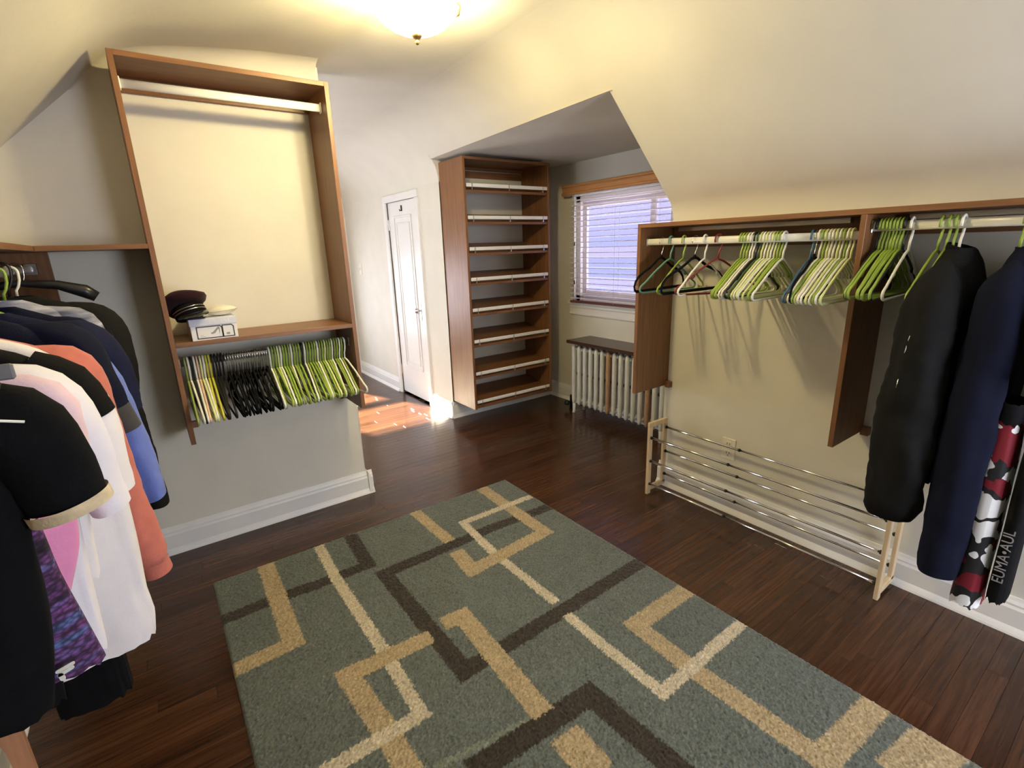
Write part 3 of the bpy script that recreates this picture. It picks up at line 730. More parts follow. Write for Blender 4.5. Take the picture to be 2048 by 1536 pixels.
# wooden rack under the hanging clothes at the left
t = thing('wooden_floor_rack', 'tan wooden rack end standing on the floor under the left clothes', 'shoe rack', (-0.53, 1.40, 0))
for yy in (1.655, 1.05):
    outer = [(-.575, 0), (-.575, .325), (-.488, .325), (-.488, 0), (-.530, 0)]
    arch = [(-.5285-.040*math.sin(a*PI/2)*0.9, .05+.19*math.cos(a*PI/2)) for a in (0.0, .2, .4, .6, .8, 1.0)]
    MB().prism([(-.575, .245), (-.575, .325), (-.488, .325), (-.488, 0), (-.526, 0), (-.526, .05), (-.530, .15), (-.545, .22), (-.56, .240)], 'Y', yy, yy+.018).build('end_panel', TANWOOD, t)
for x in (-.50, -.56):
    MB().box(x-.006, x+.006, 1.068, 1.655, .285, .31, .001).build('rail', TANWOOD, t)

# ------------------------------------------------------------------ rug
def build_rug():
    st = 0.0042
    nx, ny = int((RX1-RX0)/st), int((RY1-RY0)/st)
    xs = np.linspace(RX0, RX1, nx+1); ys_ = np.linspace(RY0, RY1, ny+1)
    X, Y = np.meshgrid(xs, ys_)
    def px(u, w):
        d = r2*((u-1024)/F_PX) + u2*(-(w-768)/F_PX) + fwd
        s_ = (0.014-CAM.z)/d.z
        return CAM.x+d.x*s_, CAM.y+d.y*s_
    G = (0.112, 0.128, 0.118); BR = (0.040, 0.032, 0.024); TN = (0.37, 0.29, 0.175); CR = (0.48, 0.425, 0.32); LG = (0.165, 0.185, 0.15)
    S = [  # colour, width, path traced on the photograph's rug plane
        (LG, .022, [(1072, 1432), (870, 1536)]),
        (BR, .066, [(430, 1246), (539, 1202), (630, 1170), (736, 1129), (700, 1070)]),
        (BR, .068, [(1100, 1013), (990, 1053), (769, 1147), (929, 1342), (1110, 1230), (1285, 1122)]),
        (BR, .078, [(940, 1545), (1180, 1388), (1345, 1530), (1400, 1575)]),
        (TN, .072, [(530, 1125), (587, 1284), (464, 1342)]),
        (CR, .046, [(634, 1085), (670, 1153), (765, 1297), (843, 1428)]),
        (TN, .072, [(862, 1272), (695, 1350), (765, 1452), (825, 1550)]),
        (CR, .050, [(835, 1420), (843, 1428), (640, 1548)]),
        (CR, .044, [(926, 1045), (986, 1104), (1112, 1204)]),
        (TN, .074, [(962, 975), (1089, 1063), (945, 1140), (912, 1102)]),
        (CR, .044, [(1062, 992), (926, 1045), (940, 1059)]),
        (TN, .062, [(828, 1022), (900, 1082)]),
        (TN, .076, [(885, 1247), (925, 1231), (1087, 1428)]),
        (TN, .105, [(1128, 1466), (1200, 1548)]),
        (TN, .076, [(1385, 1170), (1272, 1249), (1378, 1332), (1646, 1520), (1765, 1395)]),
        (CR, .044, [(1134, 1229), (1240, 1317), (1325, 1385), (1490, 1240)]),
        (TN, .125, [(1895, 1470), (1800, 1560)]),
    ]
    jx = rng.normal(0, .0022, X.shape); jy = rng.normal(0, .0022, X.shape)
    Xj, Yj = X+jx, Y+jy
    col = np.empty(X.shape+(3,)); col[:] = G
    lum = np.zeros(X.shape)
    for c, wdt, path in S:
        P = [px(*p) for p in path]
        dmin = np.full(X.shape, 9.0)
        for k_, ((ax, ay), (bx_, by)) in enumerate(zip(P[:-1], P[1:])):
            dx, dy = bx_-ax, by-ay; ln = math.hypot(dx, dy)
            ux, uy = dx/ln, dy/ln
            tt = (Xj-ax)*ux+(Yj-ay)*uy; dd = np.abs((Xj-ax)*uy-(Yj-ay)*ux)
            e0 = wdt/2*.95 if k_ > 0 else 0; e1 = wdt/2*.95 if k_ < len(P)-2 else 0
            dmin = np.minimum(dmin, np.where((tt < -e0) | (tt > ln+e1), 9.0, dd))
        col[dmin < wdt/2] = c
    # slow mottling of the pile
    k = np.array([[noise.noise(Vector((x*5, y_*5, 0)))*.5+noise.noise(Vector((x*17, y_*17, 3)))*.5 for x in xs[::8]] for y_ in ys_[::8]])
    kk = np.repeat(np.repeat(k, 8, 0), 8, 1)[:X.shape[0], :X.shape[1]]
    if kk.shape != X.shape: kk = np.pad(kk, ((0, X.shape[0]-kk.shape[0]), (0, X.shape[1]-kk.shape[1])), 'edge')
    col *= (1+.16*kk+rng.normal(0, .17, X.shape))[..., None]
    Z = .013+rng.normal(0, .0019, X.shape)+kk*.002
    edge = np.minimum(np.minimum(X-RX0, RX1-X), np.minimum(Y-RY0, RY1-Y))
    Z = np.where(edge < .001, .001, np.where(edge < .0075, .0105, np.clip(Z, .006, .022)))
    Xo = X+np.where(edge < .001, 0, rng.normal(0, .0010, X.shape)); Yo = Y+np.where(edge < .001, 0, rng.normal(0, .0010, X.shape))
    V = np.stack([Xo, Yo, Z], -1).reshape(-1, 3).astype(np.float32)
    i = np.arange((nx+1)*(ny+1)).reshape(ny+1, nx+1)
    Fq = np.stack([i[:-1, :-1], i[:-1, 1:], i[1:, 1:], i[1:, :-1]], -1).reshape(-1, 4)
    me = bpy.data.meshes.new('area_rug')
    me.vertices.add(len(V)); me.vertices.foreach_set('co', V.ravel())
    me.loops.add(Fq.size); me.loops.foreach_set('vertex_index', Fq.ravel().astype(np.int32))
    me.polygons.add(len(Fq)); me.polygons.foreach_set('loop_start', np.arange(0, Fq.size, 4, dtype=np.int32))
    me.polygons.foreach_set('loop_total', np.full(len(Fq), 4, dtype=np.int32))
    me.update(calc_edges=True)
    ca = me.attributes.new('pile', 'FLOAT_COLOR', 'POINT')
    rgba = np.concatenate([np.clip(col, 0, 1), np.ones(X.shape+(1,))], -1).astype(np.float32)
    ca.data.foreach_set('color', rgba.ravel())
    me.materials.append(RUGM)
    o = bpy.data.objects.new('area_rug', me); COL.objects.link(o)
    tag(o, 'sage green area rug with tan, cream and brown angular line pattern', 'rug')
build_rug()

# ------------------------------------------------------------------ hangers (rod centre at the origin, wings along local x)
ORD = ['', 'first', 'second', 'third', 'fourth', 'fifth', 'sixth', 'seventh', 'eighth', 'ninth', 'tenth', 'eleventh', 'twelfth', 'thirteenth', 'fourteenth', 'fifteenth', 'sixteenth', 'seventeenth', 'eighteenth', 'nineteenth', 'twentieth']
TENS = {20: 'twenty', 30: 'thirty', 40: 'forty', 50: 'fifty', 60: 'sixty'}
def ordinal(n):
    if n <= 20: return ORD[n]
    t_, u_ = n//10*10, n % 10
    return TENS[t_][:-1]+'ieth' if u_ == 0 else TENS[t_]+'-'+ORD[u_]
def hook_pts(z0=-.085, r=.0185):
    pts = [(-r, 0, -.012), (-r*1.02, 0, 0)] + [(r*math.cos(a), 0, .004+r*math.sin(a)) for a in [PI-i*PI/8 for i in range(1, 8)]]
    return pts + [(r, 0, 0), (r*.9, 0, -.022), (r*.55, 0, -.042), (.002, 0, -.055), (0, 0, z0)]
def plastic_hanger_mesh(w=.205, drop=.205, r=.0046):
    m = MB()
    m.tube(hook_pts(), r*.92, 8)
    body = [(0, 0, -.083), (.03, 0, -.094), (.10, 0, -.138), (w-.03, 0, -drop+.012), (w-.006, 0, -drop-.002), (w, 0, -drop-.014), (w-.006, 0, -drop-.026), (w-.02, 0, -drop-.031),
            (.08, 0, -drop-.031)]
    loop = body + [(-x, y_, z) for x, y_, z in reversed(body[1:])]
    m.tube(loop, r, 8, closed=True)
    for s_ in (-1, 1):
        m.tube([(s_*.112, 0, -.146), (s_*.112, 0, -.158), (s_*.119, 0, -.166), (s_*.128, 0, -.160)], r*.7, 6)
    return m
PH = plastic_hanger_mesh()
def velvet_body():
    m = MB(); w = .215
    top = [(0, 0, -.078), (.02, 0, -.082), (.05, 0, -.100), (.09, 0, -.122), (.14, 0, -.140), (.18, 0, -.160), (.203, 0, -.182), (.212, 0, -.205), (.208, 0, -.224), (.195, 0, -.230), (.08, 0, -.230)]
    m.tube(top + [(-x, y_, z) for x, y_, z in reversed(top[1:])], .0036, 8, closed=True, rx=.0070, upv=(0, 1, 0))
    m.tube([(0, 0, -.066), (0, 0, -.085)], .0045, 8, rx=.010, upv=(0, 1, 0))
    return m
VB = velvet_body().mesh('body', VELVET)
VH = MB().tube(hook_pts(-.072, .019), .0019, 6).mesh('hook', CHROME)
PHM = {}
def hang_plastic(name_col, m_, x, y_, z, rz, label, group):
    if m_.name not in PHM:
        PHM[m_.name] = PH.mesh('clothes_hanger', m_)
    o = bpy.data.objects.new('clothes_hanger', PHM[m_.name]); COL.objects.link(o)
    o.location = (x, y_, z); o.rotation_euler = (random.uniform(-.02, .02), random.uniform(-.015, .015), rz)
    tag(o, label, 'hanger', group); return o
def hang_velvet(x, y_, z, rz, label, group, tilt=0.0):
    o = thing('clothes_hanger', label, 'hanger', (x, y_, z), group, rz)
    o.rotation_euler = (tilt, random.uniform(-.02, .02), rz)
    for nm, me in (('body', VB), ('hook', VH)):
        c = bpy.data.objects.new(nm, me); COL.objects.link(c); c.parent = o
        if nm == 'hook': c['label'] = 'chrome hook'
    return o
CN = {'L': ('lime green', P_LIME), 'O': ('olive green', P_OLIVE), 'W': ('white', P_WHITE), 'B': ('black', P_BLACK), 'P': ('pale lime', P_PALE), 'K': ('peach', P_PEACH), 'Y': ('yellow', P_YEL), 'G': ('dark green', P_DKGREEN)}
# lower rod of the tower: colours left to right
zr = .972-.006
seq = []
for c, x in zip('OWBWKPWYY', np.linspace(.080, .172, 9)): seq.append((c, x))
for c, x in zip('BBBB', np.linspace(.184, .222, 4)): seq.append((c, x))
for x in np.linspace(.236, .408, 18): seq.append(('V', x))
for c, x in zip('WOLPWLLOWLOLBWOLOLWOLPOLWOLWOW', np.linspace(.420, .775, 30)): seq.append((c, x))
for n, (c, x) in enumerate(seq, 1):
    lean = -PI/2 + math.radians(random.uniform(-3, 3) + (6 if n == len(seq) else 0))
    where = ordinal(n)+' from the left on the lower tower rod'
    if c == 'V':
        hang_velvet(x, RYA, zr+.004, lean, 'black velvet hanger, '+where, 'hangers on the lower tower rod', random.uniform(-.05, .07))
    else:
        hang_plastic(c, CN[c][1], x, RYA, zr+.006, lean, CN[c][0]+' plastic hanger, '+where, 'hangers on the lower tower rod')
# right unit, left bay
z1 = 1.418+.002
R1 = 'hangers in the left bay of the right unit'
hang_velvet(RODX, 1.640, z1, math.radians(4), 'single black velvet hanger nearest the left end panel of the right unit', R1)
hang_plastic('', P_TEAL, RODX, 1.585, z1, math.radians(-3), 'sea green plastic hanger in the left bay of the right unit', R1)
hang_plastic('', P_LIME, RODX, 1.512, z1, math.radians(5), 'lone lime green hanger between the sea green and velvet ones', R1)
hang_velvet(RODX, 1.450, z1, math.radians(-6), 'black velvet hanger between the lone lime and lone white hangers', R1)
hang_plastic('', P_WHITE, RODX, 1.398, z1, math.radians(3), 'lone white plastic hanger beside the maroon hanger', R1)
hang_plastic('', P_RED, RODX, 1.330, z1, math.radians(-24), 'dark maroon plastic hanger in the right unit', R1)
for n, (c, yy) in enumerate(zip('LLLWWBGPWPWPLLW', np.linspace(1.222, 1.040, 15)), 1):
    hang_plastic(c, CN[c][1], RODX, yy, z1, math.radians(random.uniform(-2, 2)), CN[c][0]+' hanger, '+ordinal(n)+' from the left in the middle bunch of the left bay', R1)
hang_plastic('', P_BLUE, RODX, .934, z1, math.radians(4), 'slate blue plastic hanger left of the last white bunch', R1)
hang_velvet(RODX, .922, z1, math.radians(7), 'black velvet hanger half hidden behind the slate blue hanger', R1)
for n, (c, yy) in enumerate(zip('WLPWWPWLWP', np.linspace(.906, .795, 10)), 1):
    hang_plastic(c, CN[c][1], RODX, yy, z1, math.radians(random.uniform(-2, 2)), CN[c][0]+' hanger, '+ordinal(n)+' in the bunch left of the middle panel', R1)
# right bay
z2 = 1.446+.002; R2 = 'empty hangers in the right bay of the right unit'
for n, (c, yy) in enumerate(zip('BLLLLLLLB', np.linspace(.722, .640, 9)), 1):
    lab = {'B': 'black hanger', 'L': 'lime green hanger'}[c]
    hang_plastic(c, CN[c][1], RODX, yy, z2, math.radians(random.uniform(-2, 2)), lab+', '+ordinal(n)+' from the middle panel in the right bay', R2)
hang_plastic('', P_WHITE, RODX, .624, z2, math.radians(3), 'white hanger in front of the lime bunch in the right bay', R2)

# ------------------------------------------------------------------ garments
def fold(p, amp, seed, fz=2.2, fx=16.0):
    return amp*noise.noise(Vector((p[0]*fx+seed, p[1]*fx*0.6, p[2]*fz+seed*1.7)))
def resample(pts, step):
    out = []
    for i in range(len(pts)-1):
        p0 = pts[max(0, i-1)]; p1 = pts[i]; p2 = pts[i+1]; p3 = pts[min(len(pts)-1, i+2)]
        k = max(2, int(math.hypot(p2[0]-p1[0], p2[1]-p1[1])/step))
        l1 = math.dist(p1, p2)
        m1 = [(c-a)/max(math.dist(p0, p2), 1e-6)*l1 for a, c in zip(p0, p2)]; m2 = [(c-a)/max(math.dist(p1, p3), 1e-6)*l1 for a, c in zip(p1, p3)]
        for j in range(k):
            t = j/k; h1 = 2*t**3-3*t*t+1; h2 = t**3-2*t*t+t; h3 = -2*t**3+3*t*t; h4 = t**3-t*t
            out.append([h1*b+h2*u_+h3*c+h4*v_ for b, c, u_, v_ in zip(p1, p2, m1, m2)])
    out.append(list(pts[-1])); return out
def body_loft(x, y_, z, prof, seed, amp=.010, n=64, lean=0.0, nl=3.0):
    """prof: (drop below rod, left half width, right half width, half thickness)"""
    # resample
    P = resample(prof, .018)
    rings = []; D = P[-1][0]
    for d, a, b, t_ in P:
        ring = []; g = min(1.0, max(0, (d-.10)/.35))
        for k in range(n):
            th = 2*PI*k/n; c, s_ = math.cos(th), math.sin(th)
            u_ = (b if c > 0 else a)*math.copysign(abs(c)**.75, c)
            v_ = t_*math.copysign(abs(s_)**.75, s_)
            q = (u_, v_, -d)
            f_ = fold((u_, 0.3 if s_ > 0 else -.3, -d), amp*(.25+.75*g), seed) + fold((u_, .9*s_, -d), amp*.5*g, seed+5, 7, 40)
            hem = fold((u_, s_, 0), .012, seed+9, 1, 9)*max(0, (d-D+.10)/.10) if d > D-.10 else 0
            ring.append((x+u_+f_*.35*c+lean*d, y_+v_+f_*(1 if s_ > 0 else -1)*min(1, abs(s_)*3)*.9, z-d+hem))
        rings.append(ring)
    return rings
def sleeve_loft(x, y_, z, path, seed, amp=.006, n=44, y_off=0.0):
    """path: (u, drop, half width in the hanger plane, half thickness)"""
    P = resample(path, .018)
    rings = []
    for i, (u_, d, w, t_) in enumerate(P):
        a = P[max(0, i-1)]; b = P[min(len(P)-1, i+1)]
        tx, tz = b[0]-a[0], -(b[1]-a[1]); ln = math.hypot(tx, tz) or 1; tx /= ln; tz /= ln
        nx_, nz_ = -tz, tx
        ring = []
        for k in range(n):
            th = 2*PI*k/n; c, s_ = math.cos(th), math.sin(th)
            f_ = (fold((c*w*1.3, s_*t_*1.3, -d), amp, seed, 9, 22)+fold((c*w, s_*t_, -d+.5*c*w), amp*.30, seed+3, 34, 18))*min(1, i/4)
            ring.append((x+u_+nx_*c*(w+f_), y_+y_off+s_*(t_+f_), z-d+nz_*c*(w+f_)))
        rings.append(ring)
    return rings
def shoulder_prof(hw, th, bottom, right_pts, left_pts=None, neck=.055):
    """standard shoulders, then right-side outline points (drop, half width)"""
    out = [(.080, neck, neck, .026), (.088, neck+.018, neck+.018, th*.50), (.104, hw*.58, hw*.58, th*.60), (.122, hw*.78, hw*.78, th*.70), (.145, hw*.92, hw*.92, th*.80), (.172, hw, hw, th*.90)]
    for d, w in right_pts: out.append((d, w, w, th))
    return out
def garment(name, label, cat, x, y_, z, m_, prof, sleeves=(), seed=0, group=None, cuff=None, amp=.010, hanger=None, hlabel=None, lean=0.0, sleeve_mat=None, collar=None, drop=0.0):
    t_ = thing(name, label, cat, (x, y_, z), group)
    zh = z; z = z-drop
    mb_ = MB(); mb_.loft(body_loft(x, y_, z, prof, seed, amp, lean=lean), cap=False); mb_.build('body', m_, t_)
    for i, (path, side) in enumerate(sleeves):
        p2 = [(side*u_, d, w, tt) for u_, d, w, tt in path]
        u0, d0, w0, t0 = p2[0]
        p2 = [(u0-side*.055, d0-.012, .014, .008), (u0-side*.015, d0+.004, w0*.85, t0*.55)] + [(u_, d, w, tt) for u_, d, w, tt in p2[1:]]
        sl = MB(); sl.loft(sleeve_loft(x, y_, z, p2, seed+3*i+1, max(amp*.8, .005)), cap=False)
        so = sl.build('sleeve', sleeve_mat or m_, t_)
        if cuff:
            cm, cw = cuff
            a, b = Vector(p2[-2][:2]), Vector(p2[-1][:2]); dr = (b-a).normalized()
            e0 = b - dr*cw*.2; e1 = b + dr*cw
            w, tt = p2[-1][2]+.004, p2[-1][3]+.004
            MB().loft(sleeve_loft(x, y_, z, [(e0.x, e0.y, w, tt), (e1.x, e1.y, w, tt)], seed+3*i+1, .002), cap=False).build('cuff', cm, so)
    if collar:
        c = MB(); rr = []
        for d, k in ((.100, 1.06), (.086, 1.10), (.074, 1.02)):
            rr.append([(x+.062*k*math.cos(q)*1.0, y_+.034*k*math.sin(q), z-d-.012*math.sin(q)*-1) for q in [2*PI*i/24 for i in range(24)]])
        c.loft(rr, cap=False); c.build('collar', collar, t_)
    if hanger is not None:
        hang_plastic('', hanger, x, y_, zh+.002, math.radians(random.uniform(-2, 2)), hlabel, 'hangers holding clothes')
    return t_
ZL = RODLZ+.003
GL = None
SS = lambda u1, d1, w1, u2_, d2, w2_, th=.045: [(.13, .135, .030, .035), (.17, .165, .050, th), (u1, d1, w1, th), (u2_, d2, w2_, th*.95)]
# far to near on the left rod
# 1 blazer on a broad black hanger
hb = thing('clothes_hanger', 'broad black suit hanger holding the farthest black jacket on the left rod', 'hanger', (RODL, 2.45, ZL), 'hangers holding clothes')
m = MB(); path = [(-.20, 0, -.105), (-.17, 0, -.085), (-.10, 0, -.058), (0, 0, -.045), (.10, 0, -.058), (.17, 0, -.085), (.20, 0, -.108)]
m.tube([(RODL+p[0], 2.45, ZL+p[2]) for p in path], [.014, .022, .017, .013, .017, .022, .014], 10, rx=[.02, .025, .017, .012, .017, .025, .02])
m.build('body', P_BLACK, hb)
MB().tube([(RODL+p[0], 2.45+p[1], ZL+p[2]) for p in hook_pts(-.05, .019)], .002, 6).build('hook', CHROME, hb, label='chrome hook')
garment('jacket', 'black jacket under the broad black hanger, farthest on the left rod', 'jacket', RODL, 2.44, ZL-.03, C_BLACK,
        shoulder_prof(.175, .055, 0, [(.20, .18), (.40, .19), (.80, .20)]), [([(.12, .14, .04, .05), (.175, .20, .055, .055), (.20, .45, .055, .05), (.205, .78, .05, .05)], 1)], 11)
garment('jacket', 'charcoal black jacket with long sleeve behind the heathered shirt', 'jacket', RODL, 2.24, ZL, C_BLACK2,
        shoulder_prof(.205, .06, 0, [(.21, .21), (.40, .21), (.82, .215)]), [([(.15, .135, .04, .05), (.205, .185, .05, .055), (.232, .27, .050, .055), (.215, .45, .050, .05), (.222, .62, .048, .05), (.238, .90, .040, .042)], 1)], 12, hanger=P_BLACK, hlabel='black hanger of the charcoal jacket on the left rod')
for yy, lab, hg, hl, mm in ((2.345, 'black knit top squeezed between the two black jackets on the left rod', P_WHITE, 'white hanger of the black knit top', C_BLACK),
                       (2.140, 'black shirt between the charcoal jacket and the heathered shirt', P_LIME, 'lime hanger of the black shirt by the heathered shirt', C_BLACK),
                       (1.915, 'dark navy polo behind the navy short-sleeved shirt', P_WHITE, 'white hanger of the dark navy polo on the left rod', C_NAVY2)):
    garment('shirt', lab, 'shirt', RODL, yy, ZL-.012, mm, shoulder_prof(.185, .036, 0, [(.20, .19), (.40, .19), (.66, .19)]), [([(.14, .135, .03, .03), (.18, .17, .042, .036), (.20, .26, .045, .036), (.215, .35, .036, .034)], 1)], int(yy*37), hanger=hg, hlabel=hl)
garment('shirt', 'heathered pale blue and navy shirt on the left rod', 'shirt', RODL, 2.03, ZL, HEATHER,
        shoulder_prof(.18, .045, 0, [(.20, .19), (.40, .19), (.68, .20)]), [([(.14, .125, .03, .035), (.175, .155, .040, .045), (.185, .24, .050, .045), (.20, .32, .050, .042)], 1)], 13, hanger=P_WHITE, hlabel='white hanger of the heathered blue shirt')
garment('shirt', 'navy short-sleeved shirt beside the heathered shirt', 'shirt', RODL, 1.80, ZL, C_NAVY,
        shoulder_prof(.195, .05, 0, [(.20, .205), (.40, .205), (.72, .21)]), [([(.15, .135, .035, .04), (.20, .175, .050, .05), (.235, .27, .050, .05), (.252, .385, .030, .045)], 1)], 14, hanger=P_LIME, drop=.018, hlabel='lime hanger of the navy short-sleeved shirt')
garment('shirt', 'periwinkle blue long shirt behind the dark navy top', 'shirt', RODL, 1.70, ZL, C_PERI,
        shoulder_prof(.185, .04, 0, [(.20, .195), (.40, .20), (.70, .20)]), [([(.15, .140, .030, .035), (.19, .18, .045, .045), (.225, .36, .050, .045), (.258, .575, .036, .042), (.266, .605, .028, .040)], 1)], 15, drop=.045)
garment('shirt', 'dark navy top with charcoal cuff next to the coral shirt', 'shirt', RODL, 1.60, ZL, C_NAVY2,
        shoulder_prof(.19, .05, 0, [(.20, .20), (.40, .205), (.74, .205)]), [([(.14, .125, .035, .04), (.185, .165, .050, .05), (.212, .27, .045, .048), (.228, .34, .036, .045)], 1)], 16, cuff=(C_CHAR, .055), hanger=P_WHITE, drop=.012, hlabel='white hanger of the dark navy top on the left rod')
garment('blouse', 'coral long-sleeved blouse on the left rod', 'blouse', RODL, 1.44, ZL-.028, C_CORAL,
        shoulder_prof(.19, .05, 0, [(.21, .205), (.40, .20), (.72, .195)]), [([(.15, .140, .035, .04), (.188, .178, .045, .048), (.205, .28, .045, .048), (.212, .40, .042, .045), (.228, .58, .040, .045), (.240, .668, .040, .048), (.243, .690, .029, .035)], 1)], 17, cuff=(C_CORAL, .030), amp=.012)
garment('tunic', 'long white tunic hanging between the coral blouse and white tees', 'tunic', RODL, 1.25, ZL, C_WHITE2,
        shoulder_prof(.205, .055, 0, [(.21, .222), (.30, .235), (.43, .242), (.60, .238), (.68, .236), (.73, .240), (.785, .232)]), [], 18, amp=.016, lean=0.0)
tr = thing('trousers', 'black trousers hanging below the long white tunic', 'trousers', (RODL, 1.33, ZL))
for a, dd in ((-.07, .93), (.085, .975)):
    pr = [(.18, .07, .07, .03), (.40, .075, .075, .035), (.75, .072, .072, .035), (dd, .068, .068, .035)]
    MB().loft(body_loft(RODL+a, 1.352, ZL, pr, 40+a*9, .012), cap=False).build('leg', C_BLACK, tr)
yk = garment('tee', 'white tee with black shoulder yoke on the left rod', 'tee', RODL, 1.14, ZL, C_WHITE2,
        shoulder_prof(.20, .042, 0, [(.20, .205), (.36, .195), (.55, .185)]), [([(.16, .150, .034, .036), (.20, .185, .045, .044), (.225, .27, .044, .044), (.242, .392, .024, .040)], 1)], 19)
q = shoulder_prof(.20, .042, 0, [(.20, .205)]); q = [(d-.002, a+.003, b+.003, t_+.004) for d, a, b, t_ in q]
MB().loft(body_loft(RODL, 1.14, ZL, q, 19, .010), cap=False).build('yoke', C_BLACK, yk, label='black shoulder panel')
MB().loft(sleeve_loft(RODL, 1.14, ZL, [(.16, .150, .038, .040), (.20, .185, .049, .048), (.222, .250, .047, .048)], 20, .004), cap=False).build('yoke', C_BLACK, yk, label='black upper sleeve')
garment('tee', 'plain white tee between the yoked tee and the pink tee', 'tee', RODL, 1.035, ZL, C_WHITE,
        shoulder_prof(.185, .040, 0, [(.20, .198), (.34, .196), (.50, .186), (.64, .182)]), [([(.15, .140, .032, .034), (.185, .175, .045, .042), (.212, .255, .044, .042), (.236, .385, .026, .038)], 1)], 21, hanger=P_LIME, hlabel='lime hanger of the plain white tee on the left rod')
pk = garment('tee', 'pink tee with pale shoulders behind the purple top', 'tee', RODL, .955, ZL, C_PINK,
        shoulder_prof(.195, .036, 0, [(.20, .205), (.34, .205), (.40, .198), (.47, .172)]), [([(.16, .140, .028, .030), (.195, .170, .036, .034), (.212, .215, .030, .032), (.222, .25, .020, .03)], 1)], 22, sleeve_mat=C_PALEPINK)
q = shoulder_prof(.195, .036, 0, [(.19, .203)]); q = [(d-.002, a+.003, b+.003, t_+.004) for d, a, b, t_ in q]
MB().loft(body_loft(RODL, .955, ZL, q, 22, .010), cap=False).build('yoke', C_PALEPINK, pk, label='pale pink shoulder panel')
pu = garment('top', 'purple and blue marled sports top with white letter logo', 'top', RODL, .875, ZL, KNIT,
        shoulder_prof(.17, .034, 0, [(.20, .170), (.33, .178), (.40, .182), (.47, .192), (.552, .203)]), [], 23, amp=.006)
# F-shaped mark near the hem
lg = MB()
def pill(u0, z0, u1, z1_, w):
    p, q_ = Vector((u0, z0)), Vector((u1, z1_)); d_ = (q_-p).normalized(); nn = Vector((-d_.y, d_.x))*w
    pts = [p+nn, q_+nn] + [q_+nn*math.cos(a)+d_*w*math.sin(a) for a in (PI/4, PI/2, 3*PI/4)] + [q_-nn, p-nn] + [p-nn*math.cos(a)-d_*w*math.sin(a) for a in (PI/4, PI/2, 3*PI/4)]
    lg.prism([(a.x, a.y) for a in pts], 'Y', .826, .8275)
pill(-.193, .8760, -.176, .8805, .0024); pill(-.192, .8700, -.178, .8745, .0026); pill(-.191, .8700, -.190, .8625, .0030)
lg.build('logo', P_WHITE, pu, label='white F-shaped logo')
skb = thing('skirt', 'black skirt hanging lowest below the purple top', 'skirt', (RODL, .96, ZL))
MB().loft(body_loft(RODL, .965, ZL, [(.36, .13, .13, .026), (.55, .135, .135, .03), (.655, .135, .128, .032)], 51, .014), cap=False).build('panel', C_BLACK, skb)
MB().loft(body_loft(RODL, .965, ZL, [(.335, .132, .132, .029), (.365, .134, .134, .029)], 51, .004), cap=False).build('waistband', C_CHAR, skb)
dr_ = garment('dress', 'black dress with beige banded short sleeve, nearest on the left rod', 'dress', RODL, .80, ZL, C_BLACK,
        shoulder_prof(.195, .036, 0, [(.20, .195), (.30, .182), (.38, .178), (.48, .165), (.535, .152)]), [([(.15, .125, .034, .034), (.19, .150, .046, .040), (.212, .20, .046, .040), (.224, .262, .040, .038)], 1)], 24, cuff=(C_BEIGE, .013), amp=.008, hanger=P_LIME, drop=.006, hlabel='lime hanger of the black dress nearest on the left rod')
MB().tube([(RODL+.14, .759, ZL-.124), (RODL+.165, .756, ZL-.134), (RODL+.215, .755, ZL-.148)], .0016, 6).build('hanger_loop', P_WHITE, dr_, label='thin white ribbon loop')
gc = thing('hanger_clip', 'grey rectangular clip above the black dress at left', 'clip', (-.165, .80, 1.31))
MB().box(-.20, -.139, .786, .795, 1.291, 1.309, .002).build('plate', GREYCLIP, gc)
MB().box(-.163, -.154, .785, .797, 1.272, 1.292, .002).build('post', P_BLACK, gc)

# right bay clothes, left to right
ZR = z2+.003
garment('jacket', 'black padded jacket hanging first in the right bay of the right unit', 'jacket', RODX, .485, ZR, C_BLACK2,
        shoulder_prof(.165, .066, 0, [(.21, .185), (.40, .188), (.70, .182), (.84, .160)], neck=.06), [([(.13, .14, .045, .050), (.18, .21, .060, .064), (.215, .38, .060, .070), (.225, .60, .055, .078), (.225, .80, .050, .080), (.215, .90, .045, .074), (.208, .955, .036, .058)], -1)], 31, amp=.020, collar=C_BLACK)
for n, (c, yy) in enumerate((('L', .545), ('L', .525), ('L', .508), ('W', .492))):
    hang_plastic(c, CN[c][1], RODX, yy, z2, math.radians(random.uniform(-3, 3)), ('lime' if c == 'L' else 'white')+' hanger, '+ordinal(n+1)+' of four above the black padded jacket', 'hangers holding clothes')
jk = bpy.data.objects[[o.name for o in bpy.data.objects if o.get('label', '').startswith('black padded jacket')][0]]
MB().tube([(1.853, .505, 1.12), (1.846, .508, 1.07), (1.842, .508, 1.035)], .0018, 6).tube([(1.838, .510, .985), (1.836, .512, .955)], .0016, 6).build('zipper', CHROME, jk, label='silver zip line')
garment('coat', 'long navy coat hanging right of the black padded jacket', 'coat', RODX, .335, ZR, C_COAT,
        shoulder_prof(.16, .045, 0, [(.21, .18), (.40, .195), (.70, .21), (.92, .215)], neck=.05), [([(.12, .14, .04, .045), (.175, .20, .050, .052), (.20, .40, .050, .058), (.215, .70, .050, .060), (.222, .92, .052, .058), (.226, 1.075, .055, .050)], -1)], 32, amp=.010)
for n, (c, yy) in enumerate((('L', .352), ('W', .330))):
    hang_plastic(c, CN[c][1], RODX, yy, z2, math.radians(2), ('lime' if c == 'L' else 'white')+' hanger above the long navy coat at the right edge', 'hangers holding clothes')
fl = thing('leggings', 'black, white and red leaf print leggings hanging by the navy coat', 'leggings', (RODX, .255, ZR))
